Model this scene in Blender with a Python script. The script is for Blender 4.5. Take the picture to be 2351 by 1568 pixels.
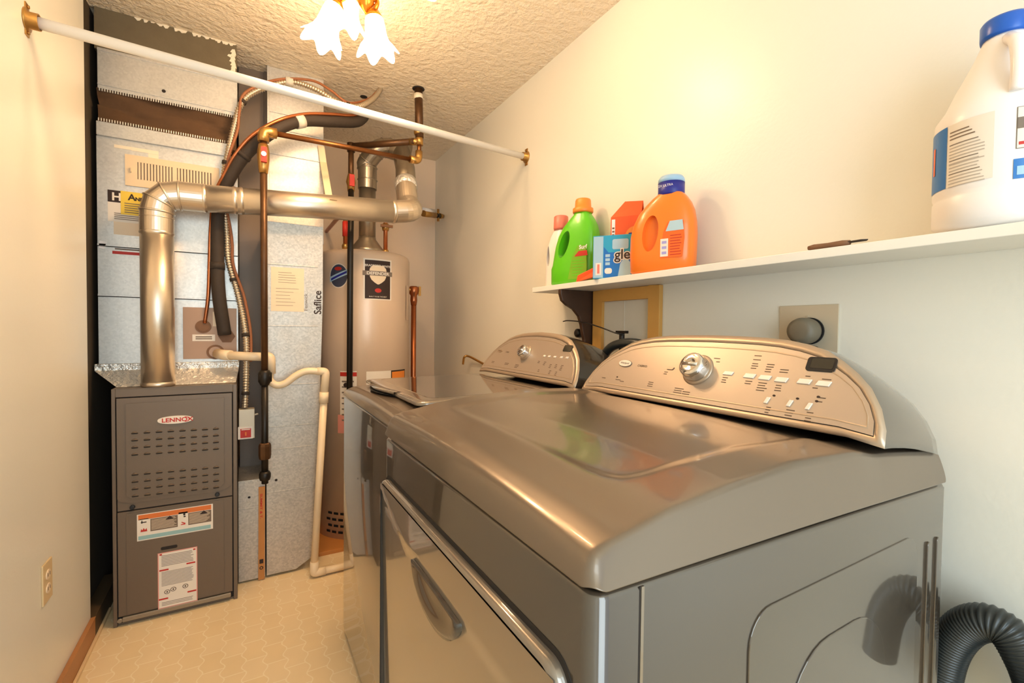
import bpy, bmesh, math, random
from mathutils import Vector, Matrix
random.seed(7)
for o in list(bpy.data.objects): bpy.data.objects.remove(o)
SC = bpy.context.scene
COL = SC.collection

# ------------------------------------------------------------------ camera
H = 1.17                      # eye height
FPX, CX, CY = 1064.0, 1175.5, 784.0
_v1 = Vector((563-CX, 750-CY, FPX)).normalized()        # room depth axis seen by the lens
_v2 = Vector((3025-CX, 778-CY, FPX)).normalized()
_v2 = (_v2 - _v2.dot(_v1)*_v1).normalized()
_v3 = _v2.cross(_v1)
RW = Matrix((_v2, _v1, _v3))                            # lens frame -> room frame
cam_d = bpy.data.cameras.new('camera'); cam = bpy.data.objects.new('camera', cam_d); COL.objects.link(cam)
cam_d.sensor_width = 36.0; cam_d.lens = 36.0*FPX/2351.0; cam_d.clip_start = 0.02
_r = RW @ Vector((1, 0, 0)); _u = RW @ Vector((0, -1, 0)); _b = RW @ Vector((0, 0, -1))
cam.matrix_world = Matrix(((_r.x, _u.x, _b.x, 0), (_r.y, _u.y, _b.y, 0), (_r.z, _u.z, _b.z, H), (0, 0, 0, 1)))
SC.camera = cam
SC.view_settings.view_transform = 'Standard'; SC.view_settings.look = 'None'
SC.view_settings.gamma = 1.0; SC.view_settings.use_curve_mapping = False
SC.view_settings.exposure = 0.0

# ------------------------------------------------------------------ world and big lights
WALL_X, LEFT_X, BACK_Y, CEIL, NEAR_Y = 1.253, -0.50, 3.367, 2.44, -1.5
wd = bpy.data.worlds.new('world'); SC.world = wd; wd.use_nodes = True
bg = wd.node_tree.nodes['Background']; bg.inputs[0].default_value = (0.80, 0.90, 1.0, 1); bg.inputs[1].default_value = 1.1
def area(name, loc, rot, sx, sy, power, col):
    l = bpy.data.lights.new(name, 'AREA'); l.shape = 'RECTANGLE'; l.size = sx; l.size_y = sy; l.energy = power; l.color = col
    o = bpy.data.objects.new(name, l); COL.objects.link(o); o.location = loc; o.rotation_euler = rot
    return o
# daylight coming in through the open doorway behind the photographer
area('doorway_daylight', (0.15, -1.35, 1.35), (math.radians(90), 0, math.radians(-24)), 1.0, 2.0, 33, (0.76, 0.92, 1.0))

# ------------------------------------------------------------------ picture -> room helpers (a point on a known plane)
def ray(px, py): return RW @ Vector((px-CX, py-CY, FPX))
CAMP = Vector((0, 0, H))
def onX(px, py, x): d = ray(px, py); return CAMP + d*(x/d.x)
def onY(px, py, y): d = ray(px, py); return CAMP + d*(y/d.y)
def onZ(px, py, z): d = ray(px, py); return CAMP + d*((z-H)/d.z)

# ------------------------------------------------------------------ materials
def lin(c):
    return tuple((v/12.92 if v <= .04045 else ((v+.055)/1.055)**2.4) for v in c)
def rgb(r, g, b): return lin((r/255, g/255, b/255)) + (1,)
MATS = {}
def mat(name, col, rough=.5, metal=0., bump=0., bscale=200., bdist=.004, coat=0., var=0., vscale=20., emit=None, estr=0., spec=.5, detail=3, aniso=0., trans=0.):
    m = bpy.data.materials.new(name); m.use_nodes = True; nt = m.node_tree; N = nt.nodes; L = nt.links
    b = N['Principled BSDF']; c = rgb(*col)
    b.inputs['Base Color'].default_value = c; b.inputs['Roughness'].default_value = rough; b.inputs['Metallic'].default_value = metal
    b.inputs['Coat Weight'].default_value = coat; b.inputs['Coat Roughness'].default_value = .04
    b.inputs['Specular IOR Level'].default_value = spec
    b.inputs['Transmission Weight'].default_value = trans
    tc = N.new('ShaderNodeTexCoord')
    if var:
        n = N.new('ShaderNodeTexNoise'); n.inputs['Scale'].default_value = vscale; n.inputs['Detail'].default_value = 4
        L.new(tc.outputs['Object'], n.inputs['Vector'])
        mx = N.new('ShaderNodeMix'); mx.data_type = 'RGBA'
        mx.inputs['A'].default_value = tuple(v*(1-var) for v in c[:3]) + (1,); mx.inputs['B'].default_value = tuple(min(1, v*(1+var)) for v in c[:3]) + (1,)
        L.new(n.outputs['Fac'], mx.inputs['Factor']); L.new(mx.outputs['Result'], b.inputs['Base Color'])
    if bump:
        n2 = N.new('ShaderNodeTexNoise'); n2.inputs['Scale'].default_value = bscale; n2.inputs['Detail'].default_value = detail
        L.new(tc.outputs['Object'], n2.inputs['Vector'])
        bp = N.new('ShaderNodeBump'); bp.inputs['Strength'].default_value = bump; bp.inputs['Distance'].default_value = bdist
        L.new(n2.outputs['Fac'], bp.inputs['Height']); L.new(bp.outputs['Normal'], b.inputs['Normal'])
    if emit:
        b.inputs['Emission Color'].default_value = rgb(*emit); b.inputs['Emission Strength'].default_value = estr
    MATS[name] = m
    return m

def galv(name, col, amt=.35, rough=.42, metal=.55):
    """spangled galvanised sheet: cell pattern drives colour and roughness"""
    m = mat(name, col, rough, metal); nt = m.node_tree; N = nt.nodes; L = nt.links; b = N['Principled BSDF']
    tc = N.new('ShaderNodeTexCoord'); v = N.new('ShaderNodeTexVoronoi'); v.inputs['Scale'].default_value = 140
    n = N.new('ShaderNodeTexNoise'); n.inputs['Scale'].default_value = 7; n.inputs['Detail'].default_value = 6
    L.new(tc.outputs['Object'], v.inputs['Vector']); L.new(tc.outputs['Object'], n.inputs['Vector'])
    sp = N.new('ShaderNodeSeparateColor'); L.new(v.outputs['Color'], sp.inputs['Color'])
    ad = N.new('ShaderNodeMath'); ad.operation = 'ADD'; L.new(sp.outputs['Red'], ad.inputs[0]); L.new(n.outputs['Fac'], ad.inputs[1])
    mr = N.new('ShaderNodeMapRange'); mr.inputs['From Min'].default_value = .3; mr.inputs['From Max'].default_value = 1.5
    mr.inputs['To Min'].default_value = 1-amt; mr.inputs['To Max'].default_value = 1+amt*.6
    L.new(ad.outputs[0], mr.inputs['Value'])
    mu = N.new('ShaderNodeVectorMath'); mu.operation = 'SCALE'; mu.inputs[0].default_value = rgb(*col)[:3]
    L.new(mr.outputs['Result'], mu.inputs['Scale']); L.new(mu.outputs['Vector'], b.inputs['Base Color'])
    r2 = N.new('ShaderNodeMapRange'); r2.inputs['To Min'].default_value = rough-.1; r2.inputs['To Max'].default_value = rough+.15
    L.new(n.outputs['Fac'], r2.inputs['Value']); L.new(r2.outputs['Result'], b.inputs['Roughness'])
    return m

M_wall = mat('wall_paint', (236, 232, 220), .34, bump=.10, bscale=90, var=.02, vscale=3, spec=.45)
M_wallb = mat('back_wall_paint', (246, 218, 186), .5, bump=.08, bscale=90)
M_dark = mat('unpainted_board', (74, 62, 46), .9, var=.2, vscale=6)
M_ceil = mat('stucco_ceiling', (250, 234, 208), .8, bump=1.0, bscale=42, detail=3, bdist=.012)
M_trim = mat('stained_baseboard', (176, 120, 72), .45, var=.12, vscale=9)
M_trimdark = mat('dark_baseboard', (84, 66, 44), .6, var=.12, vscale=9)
M_caulk = mat('caulk', (226, 196, 150), .6)
M_white = mat('white_enamel', (242, 240, 236), .3)
M_shelf = mat('shelf_paint', (240, 236, 226), .45, var=.02)
M_steelgrey = mat('furnace_enamel', (112, 96, 80), .42, .25, bump=.05, bscale=300)
M_steeldk = mat('furnace_gap', (30, 24, 20), .8)
M_steellt = mat('furnace_rail', (150, 134, 112), .4, .3)
M_black = mat('black_plastic', (22, 21, 22), .4)
M_blackmat = mat('black_slot', (14, 12, 11), .9)
M_galv = galv('galvanised_sheet', (206, 202, 196), .12)
M_galvw = galv('galvanised_plenum', (212, 208, 200), .10, .38)
M_galvd = galv('galvanised_boot', (192, 184, 172), .20)
M_tape = mat('foil_tape', (232, 226, 216), .34, .6, bump=1., bscale=48, bdist=.012)
M_flue = mat('flue_steel', (222, 208, 188), .32, .88)
M_flex = mat('vent_steel', (168, 156, 138), .34, .85, bump=.15, bscale=60)
M_greyduct = mat('grey_duct_paint', (122, 106, 92), .5, .2)
M_canvas = mat('flex_connector', (92, 64, 38), .85, bump=.3, bscale=30, var=.2)
M_rock = mat('insulation_board', (112, 98, 74), .9, bump=.2, bscale=80, var=.15)
M_plaster = mat('plaster_smear', (240, 226, 200), .8)
M_access = mat('access_panel', (172, 138, 112), .5, .2, var=.12, vscale=8)
M_rubber = mat('rust_grommet', (126, 88, 60), .7, var=.2)
M_beige = mat('register_beige', (232, 206, 168), .45)
M_paper = mat('paper', (236, 214, 184), .7)
M_paperw = mat('paper_white', (236, 224, 208), .6)
M_yellow = mat('yellow_sticker', (240, 202, 66), .5)
M_ink = mat('ink', (52, 34, 26), .7)
M_inkgrey = mat('ink_grey', (128, 112, 98), .7)
M_red = mat('red_print', (196, 44, 30), .55)
M_orange_p = mat('orange_print', (222, 116, 46), .5)
M_pink = mat('pink_print', (226, 150, 136), .6)
M_teal_p = mat('teal_print', (150, 186, 184), .5)
M_brown_p = mat('brown_print', (120, 98, 80), .5)
M_copper = mat('copper', (186, 112, 70), .30, .9, var=.15, vscale=30)
M_copperd = mat('tarnished_copper', (132, 84, 46), .36, .85, var=.3, vscale=30)
M_iron = mat('brown_pipe', (96, 66, 40), .42, .6, var=.3, vscale=30)
M_irondk = mat('black_iron', (46, 40, 34), .4, .6)
M_brass = mat('brass', (192, 148, 84), .3, .85, var=.15, vscale=40)
M_insul = mat('pipe_insulation', (56, 44, 34), .75, bump=.2, bscale=60, var=.15)
M_arm = mat('armored_cable', (206, 190, 166), .32, .8)
M_cable = mat('brown_cable', (150, 90, 52), .5)
M_pvc = mat('pvc_cream', (240, 216, 180), .35)
M_tapew = mat('wrap_tape', (214, 206, 190), .5)
M_tank = mat('tank_enamel', (216, 190, 164), .28, .1)
M_chrome = mat('chrome', (225, 225, 225), .06, 1.)
M_rodw = mat('rod_white', (244, 238, 228), .35)
M_goldglass = mat('lamp_brass', (226, 150, 50), .2, .8)
M_glass = mat('lit_glass', (255, 250, 238), .4, emit=(255, 236, 196), estr=9.0)
M_bulb = mat('bulb', (255, 255, 255), .4, emit=(255, 232, 190), estr=20.0)
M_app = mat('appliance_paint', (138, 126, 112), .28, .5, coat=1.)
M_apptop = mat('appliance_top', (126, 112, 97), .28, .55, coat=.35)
M_appshade = mat('appliance_side_shaded', (80, 70, 59), .30, .5, coat=1.)  # same paint as the top, darkened to put dimmer light and reflections into the colour
M_pull = mat('pull_plastic', (72, 66, 60), .25, .3, coat=.6)
for m_ in (M_app, M_appshade): m_.node_tree.nodes['Principled BSDF'].inputs['Coat IOR'].default_value = 1.7
M_panel = mat('console_face', (184, 168, 152), .38, .5)
M_rim = mat('console_rim', (186, 166, 144), .36, .6)
M_gap = mat('shadow_gap', (40, 32, 26), .8)
M_print = mat('console_print', (84, 62, 46), .6)
M_button = mat('console_button', (244, 232, 218), .3, .1)
M_lcd = mat('display_glass', (38, 36, 30), .12, coat=.5)
M_lid = mat('smoked_lid_glass', (84, 72, 56), .06, .3, coat=1.)
M_wood = mat('stained_wood', (66, 42, 26), .5, var=.35, vscale=14, bump=.1, bscale=60)
M_pine = mat('pine_frame', (214, 160, 82), .5, var=.1, vscale=10)
M_stick = mat('lath_wood', (196, 130, 66), .6, var=.15, vscale=12)
M_box = mat('recess_white', (214, 208, 194), .55)
M_hose = mat('black_hose', (46, 50, 50), .32)
M_plug = mat('grey_plug', (116, 106, 88), .55, bump=.1, bscale=80)
M_plate = mat('steel_plate', (206, 192, 168), .4, .2)
M_ivory = mat('ivory_plate', (222, 196, 150), .4)
M_greenb = mat('green_plastic', (96, 196, 20), .3, coat=.2)
M_greenl = mat('green_label', (120, 176, 30), .4)
M_orangecap = mat('orange_cap', (242, 140, 50), .4)
M_orangeb = mat('orange_plastic', (250, 128, 34), .32, coat=.2)
M_orangel = mat('orange_label', (240, 106, 36), .4)
M_pinkcap = mat('pink_cap', (232, 124, 104), .4)
M_whiteb = mat('white_plastic', (244, 238, 234), .3)
M_bluecap = mat('blue_cap', (26, 92, 190), .3)
M_navy = mat('navy_label', (34, 40, 140), .4)
M_skycap = mat('pale_blue_cap', (160, 196, 226), .35)
M_cyan = mat('cyan_card', (44, 160, 196), .4)
M_blue = mat('blue_card', (20, 110, 190), .4)
M_pale = mat('pale_card', (168, 198, 214), .45)
M_lilac = mat('lilac_print', (170, 160, 214), .45)
M_carton = mat('orange_card', (240, 90, 36), .45)
M_cartonside = mat('carton_flap', (152, 92, 50), .7)
M_faint = mat('faint_print', (186, 172, 158), .6)
M_slate = mat('slate_label', (62, 66, 84), .45)
M_bluelab = mat('blue_label', (40, 116, 190), .35)
M_paleblue = mat('pale_blue_label', (180, 206, 216), .35)

# patterned sheet vinyl
def floor_mat():
    m = mat('sheet_vinyl', (226, 188, 128), .42); nt = m.node_tree; N = nt.nodes; L = nt.links; b = N['Principled BSDF']
    tc = N.new('ShaderNodeTexCoord'); mp = N.new('ShaderNodeMapping'); mp.inputs['Rotation'].default_value[2] = math.radians(90)
    nz = N.new('ShaderNodeTexNoise'); nz.inputs['Scale'].default_value = 9; nz.inputs['Detail'].default_value = 2
    L.new(tc.outputs['Object'], nz.inputs['Vector'])
    wv = N.new('ShaderNodeTexWave'); wv.wave_type = 'BANDS'; wv.bands_direction = 'Y'; wv.inputs['Scale'].default_value = 4.6
    add = N.new('ShaderNodeVectorMath'); add.operation = 'MULTIPLY_ADD'
    sc = N.new('ShaderNodeCombineXYZ'); sub = N.new('ShaderNodeMath'); sub.operation = 'MULTIPLY'; sub.inputs[1].default_value = .014
    L.new(tc.outputs['Object'], wv.inputs['Vector']); L.new(wv.outputs['Fac'], sub.inputs[0]); L.new(sub.outputs[0], sc.inputs['X'])
    ad = N.new('ShaderNodeVectorMath'); ad.operation = 'ADD'; L.new(tc.outputs['Object'], ad.inputs[0]); L.new(sc.outputs[0], ad.inputs[1])
    L.new(ad.outputs[0], mp.inputs['Vector'])
    br = N.new('ShaderNodeTexBrick'); br.inputs['Scale'].default_value = 1.0; br.inputs['Brick Width'].default_value = .105
    br.inputs['Row Height'].default_value = .064; br.inputs['Mortar Size'].default_value = .0028; br.inputs['Mortar Smooth'].default_value = .6
    br.inputs['Color1'].default_value = rgb(244, 220, 178); br.inputs['Color2'].default_value = rgb(240, 214, 168); br.inputs['Mortar'].default_value = rgb(252, 234, 200)
    L.new(mp.outputs[0], br.inputs['Vector'])
    mx = N.new('ShaderNodeMix'); mx.data_type = 'RGBA'; mx.blend_type = 'MULTIPLY'; mx.inputs['Factor'].default_value = .10
    L.new(br.outputs['Color'], mx.inputs['A']); L.new(nz.outputs['Fac'], mx.inputs['B']); L.new(mx.outputs['Result'], b.inputs['Base Color'])
    return m
M_floor = floor_mat()

# ------------------------------------------------------------------ mesh builder
class MB:
    def __init__(s): s.v = []; s.f = []; s.m = []; s.sm = []; s.mats = []
    def mi(s, m):
        if m not in s.mats: s.mats.append(m)
        return s.mats.index(m)
    def add(s, vs, fs, m, smooth=False):
        b = len(s.v); s.v += [Vector(p) for p in vs]; k = s.mi(m)
        for f in fs: s.f.append(tuple(i+b for i in f)); s.m.append(k); s.sm.append(smooth)
        return s
    def box(s, a, b, m):
        x0, x1 = sorted((a[0], b[0])); y0, y1 = sorted((a[1], b[1])); z0, z1 = sorted((a[2], b[2]))
        return s.add([(x0,y0,z0),(x1,y0,z0),(x1,y1,z0),(x0,y1,z0),(x0,y0,z1),(x1,y0,z1),(x1,y1,z1),(x0,y1,z1)],
              [(3,2,1,0),(4,5,6,7),(0,1,5,4),(1,2,6,5),(2,3,7,6),(3,0,4,7)], m)
    def loft(s, rings, m, smooth=True, cap0=True, cap1=True, closed=True):
        n = len(rings[0]); vs = [p for r in rings for p in r]; fs = []
        for i in range(len(rings)-1):
            for j in range(n if closed else n-1):
                k = (j+1) % n; fs.append((i*n+j, i*n+k, (i+1)*n+k, (i+1)*n+j))
        s.add(vs, fs, m, smooth)
        if cap0: s.add(rings[0], [tuple(range(n-1, -1, -1))], m, False)
        if cap1: s.add(rings[-1], [tuple(range(n))], m, False)
        return s
    def tube(s, pts, r, m, seg=16, smooth=True, caps=True):
        pts = [Vector(p) for p in pts]; n = len(pts); rs = r if isinstance(r, (list, tuple)) else [r]*n
        tang = []
        for i in range(n):
            a = pts[max(i-1, 0)]; b = pts[min(i+1, n-1)]
            if 0 < i < n-1: t = (pts[i]-a).normalized() + (b-pts[i]).normalized()
            else: t = b-a
            tang.append(t.normalized() if t.length > 1e-9 else Vector((0, 0, 1)))
        up = Vector((0, 0, 1)) if abs(tang[0].z) < .9 else Vector((1, 0, 0))
        x = tang[0].cross(up).normalized(); rings = []
        for i in range(n):
            t = tang[i]; x = (x - x.dot(t)*t).normalized(); y = t.cross(x)
            rings.append([pts[i] + rs[i]*(math.cos(2*math.pi*k/seg)*x + math.sin(2*math.pi*k/seg)*y) for k in range(seg)])
        return s.loft(rings, m, smooth, caps, caps)
    def cyl(s, a, b, r, m, seg=20, r2=None): return s.tube([a, b], [r, r if r2 is None else r2], m, seg)
    def lathe(s, prof, o, m, seg=32, ax='z', smooth=True, sx=1., sy=1.):
        rings = []
        for r, h in prof:
            ring = []
            for k in range(seg):
                c, d = r*math.cos(2*math.pi*k/seg)*sx, r*math.sin(2*math.pi*k/seg)*sy
                p = {'z': (c, d, h), 'x': (h, c, d), 'y': (d, h, c)}[ax]
                ring.append(Vector(o)+Vector(p))
            rings.append(ring)
        return s.loft(rings, m, smooth)
    def prism(s, poly, off, m, smooth=False):
        """poly: list of 3D points; off: vector of extrusion"""
        off = Vector(off); a = [Vector(p) for p in poly]; return s.loft([a, [p+off for p in a]], m, smooth)
    def text(s, txt, P, a, b, size, m, d=.0006, align='LEFT', rot=0., sx=1., bold=0.):
        cu = bpy.data.curves.new('t', 'FONT'); cu.body = txt; cu.size = size; cu.align_x = align; cu.resolution_u = 3; cu.offset = bold
        ob = bpy.data.objects.new('t', cu); COL.objects.link(ob)
        bpy.context.view_layer.update()
        me = bpy.data.meshes.new_from_object(ob.evaluated_get(bpy.context.evaluated_depsgraph_get()))
        c, q = math.cos(rot), math.sin(rot)
        vs = [P.p(a + c*v.co.x*sx - q*v.co.y, b + q*v.co.x*sx + c*v.co.y, d) for v in me.vertices]
        fs = [tuple(p.vertices) for p in me.polygons]
        s.add(vs, fs, m)
        bpy.data.objects.remove(ob); bpy.data.curves.remove(cu); bpy.data.meshes.remove(me)
        return s
    def build(s, name, parent=None, bevel=0., seg=2, label=None):
        root = parent
        while root is not None and root.parent: root = root.parent
        L = root.location.copy() if root else Vector((0, 0, 0))
        me = bpy.data.meshes.new(name); me.from_pydata([v-L for v in s.v], [], s.f)
        for m in s.mats: me.materials.append(m)
        for p, k, q in zip(me.polygons, s.m, s.sm): p.material_index = k; p.use_smooth = q
        me.update()
        bm = bmesh.new(); bm.from_mesh(me); bmesh.ops.remove_doubles(bm, verts=bm.verts, dist=1e-6)
        bmesh.ops.recalc_face_normals(bm, faces=bm.faces); bm.to_mesh(me); bm.free()
        o = bpy.data.objects.new(name, me); COL.objects.link(o)
        if parent is not None: o.parent = parent
        if bevel:
            md = o.modifiers.new('bevel', 'BEVEL'); md.width = bevel; md.segments = seg; md.limit_method = 'ANGLE'; md.angle_limit = math.radians(40)
            md.harden_normals = False
        if label: o['label'] = label
        return o

def thing(name, label, cat, loc, group=None):
    o = bpy.data.objects.new(name, None); COL.objects.link(o); o.location = Vector(loc); o.empty_display_size = .05
    o['label'] = label; o['category'] = cat
    if group: o['group'] = group
    return o
def tag(o, label, cat, group=None):
    o['label'] = label; o['category'] = cat
    if group: o['group'] = group
    return o
def struct(name, mb, bevel=0.):
    o = mb.build(name, bevel=bevel); o['kind'] = 'structure'; return o

class Plane:
    """a local drawing plane: origin, right u, up v, outward n"""
    def __init__(s, o, u, v, n=None):
        s.o = Vector(o); s.u = Vector(u).normalized(); s.v = Vector(v).normalized(); s.n = Vector(n).normalized() if n else s.u.cross(s.v).normalized()
    def p(s, a, b, d=0.): return s.o + a*s.u + b*s.v + d*s.n
    def pix(s, px, py):
        d = ray(px, py); t = (s.o-CAMP).dot(s.n)/d.dot(s.n); q = CAMP + d*t - s.o; return q.dot(s.u), q.dot(s.v)
    def box(s, mb, a0, b0, a1, b1, d0, d1, m):
        r = [s.p(a0, b0, d0), s.p(a1, b0, d0), s.p(a1, b1, d0), s.p(a0, b1, d0)]
        return mb.loft([r, [q + (d1-d0)*s.n for q in r]], m, False)
    def poly(s, mb, pts, d0, d1, m):
        r = [s.p(a, b, d0) for a, b in pts]; return mb.loft([r, [q+(d1-d0)*s.n for q in r]], m, False)
    def disc(s, mb, a, b, ra, rb, d0, d1, m, seg=28, smooth=False):
        pts = [(a+ra*math.cos(2*math.pi*k/seg), b+rb*math.sin(2*math.pi*k/seg)) for k in range(seg)]
        return s.poly(mb, pts, d0, d1, m)

def rrect(a0, b0, a1, b1, r, n=6):
    pts = []
    for cx, cy, t in ((a1-r, b1-r, 0), (a0+r, b1-r, 90), (a0+r, b0+r, 180), (a1-r, b0+r, 270)):
        for k in range(n+1):
            g = math.radians(t+90*k/n); pts.append((cx+r*math.cos(g), cy+r*math.sin(g)))
    return pts
def spline(pts, n=10):
    P = [Vector(p) for p in pts]; P = [2*P[0]-P[1]] + P + [2*P[-1]-P[-2]]; out = []
    for i in range(1, len(P)-2):
        for k in range(n):
            t = k/n; a, b, c, d = P[i-1], P[i], P[i+1], P[i+2]
            out.append(.5*((2*b)+(c-a)*t+(2*a-5*b+4*c-d)*t*t+(3*b-a-3*c+d)*t**3))
    out.append(P[-2]); return out
def resample(pts, step):
    out = [pts[0]]; acc = 0.
    for a, b in zip(pts, pts[1:]):
        L = (b-a).length; t = step-acc
        while t <= L: out.append(a+(b-a)*(t/L)); t += step
        acc = (acc+L) % step if L else acc
    out.append(pts[-1]); return out
def corrugate(mb, pts, r, amp, pitch, m, seg=14, sub=4):
    q = resample(pts, pitch/sub); rs = [r + amp*math.cos(2*math.pi*i/sub) for i in range(len(q))]
    return mb.tube(q, rs, m, seg)
def bend(pts, R, n=8):
    """polyline with rounded corners"""
    P = [Vector(p) for p in pts]; out = [P[0]]
    for a, b, c in zip(P, P[1:], P[2:]):
        u = (a-b).normalized(); w = (c-b).normalized(); ang = u.angle(w); d = R/math.tan(ang/2)
        d = min(d, (a-b).length*.49, (c-b).length*.49); s0 = b+u*d; s1 = b+w*d
        for k in range(n+1):
            t = k/n; out.append((1-t)**2*s0 + 2*t*(1-t)*b + t*t*s1)
    out.append(P[-1]); return out
def ruling(mb, P, a0, b0, a1, b1, n, m, d=.0008, h=.35, rag=.2):
    """lines of small illegible print"""
    for i in range(n):
        y = b1-(i+.5)*(b1-b0)/n; hh = (b1-b0)/n*h/2
        P.box(mb, a0, y-hh, a1-(a1-a0)*rag*random.random(), y+hh, d-.0004, d, m)

# ================================================================== ROOM
struct('floor', MB().box((LEFT_X-.3, NEAR_Y, -.06), (WALL_X+.1, BACK_Y+.1, 0), M_floor))
struct('ceiling', MB().box((LEFT_X-.3, NEAR_Y, CEIL), (WALL_X+.1, BACK_Y+.1, CEIL+.06), M_ceil))
struct('wall_right', MB().box((WALL_X, NEAR_Y, 0), (WALL_X+.1, BACK_Y+.1, CEIL), M_wall))
struct('wall_back', MB().box((LEFT_X-.3, BACK_Y, 0), (WALL_X, BACK_Y+.1, CEIL), M_wallb))
WL = 2.24                                   # painted wall ends here, bare board beyond
struct('wall_left', MB().box((LEFT_X-.12, NEAR_Y, 0), (LEFT_X, WL, CEIL), M_wall))
struct('trim_1', MB().box((LEFT_X-.12, WL+.001, .0), (LEFT_X-.035, BACK_Y-.001, CEIL-.001), M_dark))
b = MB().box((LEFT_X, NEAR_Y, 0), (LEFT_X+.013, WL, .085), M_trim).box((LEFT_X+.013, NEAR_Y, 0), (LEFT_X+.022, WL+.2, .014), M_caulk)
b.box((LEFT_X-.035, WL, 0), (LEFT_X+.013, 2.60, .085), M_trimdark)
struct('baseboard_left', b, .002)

# ================================================================== CEILING LIGHT
LC = onY(840, 2, 1.73)
lt = thing('ceiling_light', 'brass ceiling light with glowing ruffled tulip glass shades', 'light', (LC.x, LC.y, CEIL))
MB().lathe([(.0, 0), (.062, 0), (.07, -.012), (.058, -.03), (.03, -.042), (.0, -.046)], (LC.x, LC.y, CEIL), M_goldglass).build('canopy', lt)
MB().lathe([(.0, .11), (.014, .1), (.014, .03), (.026, .015), (.03, -.01), (.018, -.028), (.008, -.04), (.0, -.05)], LC, M_goldglass, 20).build('stem', lt)
def lamp_arm(az, tip):
    dirv = Vector((math.cos(az), math.sin(az), 0)); a = LC; e = Vector(tip)
    MB().tube(bend([a, a+dirv*.045+Vector((0, 0, .012)), e], .03), .008, M_goldglass, 10).build('arm', lt)
def tulip(base, axis, L=.128, r0=.030, r1=.062, phase=0.):
    axis = Vector(axis).normalized(); x = axis.cross(Vector((0, 0, 1)) if abs(axis.z) < .95 else Vector((1, 0, 0))).normalized(); y = axis.cross(x); base = Vector(base)
    prof = [(0, .5), (.06, .85), (.15, 1.06), (.3, 1.16), (.45, 1.22), (.6, 1.3), (.74, 1.5), (.86, 1.85), (.94, 2.15), (1, 2.3)]
    def ring(t, rr, off):
        out = []; n = 60
        for k in range(n):
            g = 2*math.pi*k/n; w = max(0, (t-.6)/.4)**1.3
            wave = math.cos(6*g+phase)
            r = rr*r0*(1+.13*w*wave)+off; h = t*L + w*.013*wave
            out.append(base + axis*h + r*(math.cos(g)*x+math.sin(g)*y))
        return out
    mb = MB(); mb.loft([ring(t, r, 0) for t, r in prof], M_glass, True, True, False)
    mb.loft([ring(t, r, -.002) for t, r in reversed(prof)], M_glass, True, False, False)
    sh = mb.build('lamp_shade', lt)
    MB().lathe([(0, -.008), (.02, -.008), (.03, .012), (.026, .022), (0, .02)], (0, 0, 0), M_goldglass, 20).build('shade_holder', sh)
    h = sh.children[0]
    M = Matrix((x, y, axis)).transposed().to_4x4(); M.translation = base - lt.location
    for v in h.data.vertices: v.co = M @ (v.co + lt.location)
    bb = MB().lathe([(0, .0), (.012, .004), (.024, .035), (.026, .05), (.018, .07), (0, .078)], (0, 0, 0), M_bulb, 16).build('bulb', lt)
    M2 = Matrix((x, y, axis)).transposed().to_4x4(); M2.translation = base + axis*.02 - lt.location
    for v in bb.data.vertices: v.co = M2 @ (v.co + lt.location)
SH = [(tuple(onY(858, 32, 1.72)), (.12, .02, -1)), (tuple(onY(772, 6, 1.74)), (-.32, .10, -1)), (tuple(onY(806, -22, 1.84)), (-.10, .28, -1)), (tuple(LC + Vector((.08, -.12, .03))), (.40, -.85, -.28))]
lamp_pts = []
for i, (bs, ax) in enumerate(SH):
    lamp_arm(math.atan2(bs[1]-LC.y, bs[0]-LC.x), bs); lamp_pts.append(tulip(bs, ax, L=.128 if i != 1 else .146, phase=i*1.3))
for i, p in enumerate(lamp_pts):
    l = bpy.data.lights.new('bulb_light', 'POINT'); l.energy = 2.5; l.color = (1.0, .63, .34); l.shadow_soft_size = .035
    o = bpy.data.objects.new('bulb_light', l); COL.objects.link(o); q = Vector(SH[i][0]) + Vector(SH[i][1]).normalized()*.165
    o.location = q
    l = bpy.data.lights.new('bulb_light', 'SPOT'); l.energy = 10.4; l.color = (1.0, .61, .32); l.shadow_soft_size = .04; l.spot_size = math.radians(170); l.spot_blend = 1.0
    o = bpy.data.objects.new('bulb_light', l); COL.objects.link(o); o.location = q; o.rotation_euler = Vector(SH[i][1]).to_track_quat('-Z', 'Y').to_euler()

# ================================================================== HANGING ROD
pl, pr = onX(60, 45, LEFT_X), onX(1209, 361, WALL_X)
rod = thing('hanging_rod', 'white closet rod spanning the room under the ceiling', 'rod', (pl+pr)/2)
dv = (pr-pl).normalized()
MB().tube([pl+dv*.02, pr-dv*.012], .0155, M_rodw, 20).build('pole', rod)
for q, sg in ((pl, 1), (pr, -1)):
    mb = MB(); mb.lathe([(.0, 0), (.03, 0), (.03, .004*sg), (.021, .006*sg), (.021, .026*sg), (.018, .026*sg), (.018, .008*sg), (0, .008*sg)], q, M_brass, 24, 'x')
    mb.box((q.x, q.y-.012, q.z-.042), (q.x+.003*sg, q.y+.012, q.z+.042), M_brass)
    mb.cyl((q.x+.003*sg, q.y, q.z+.034), (q.x+.007*sg, q.y, q.z+.034), .004, M_brass, 10).cyl((q.x+.003*sg, q.y, q.z-.034), (q.x+.007*sg, q.y, q.z-.034), .004, M_brass, 10)
    mb.build('rod_socket', rod)

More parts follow.
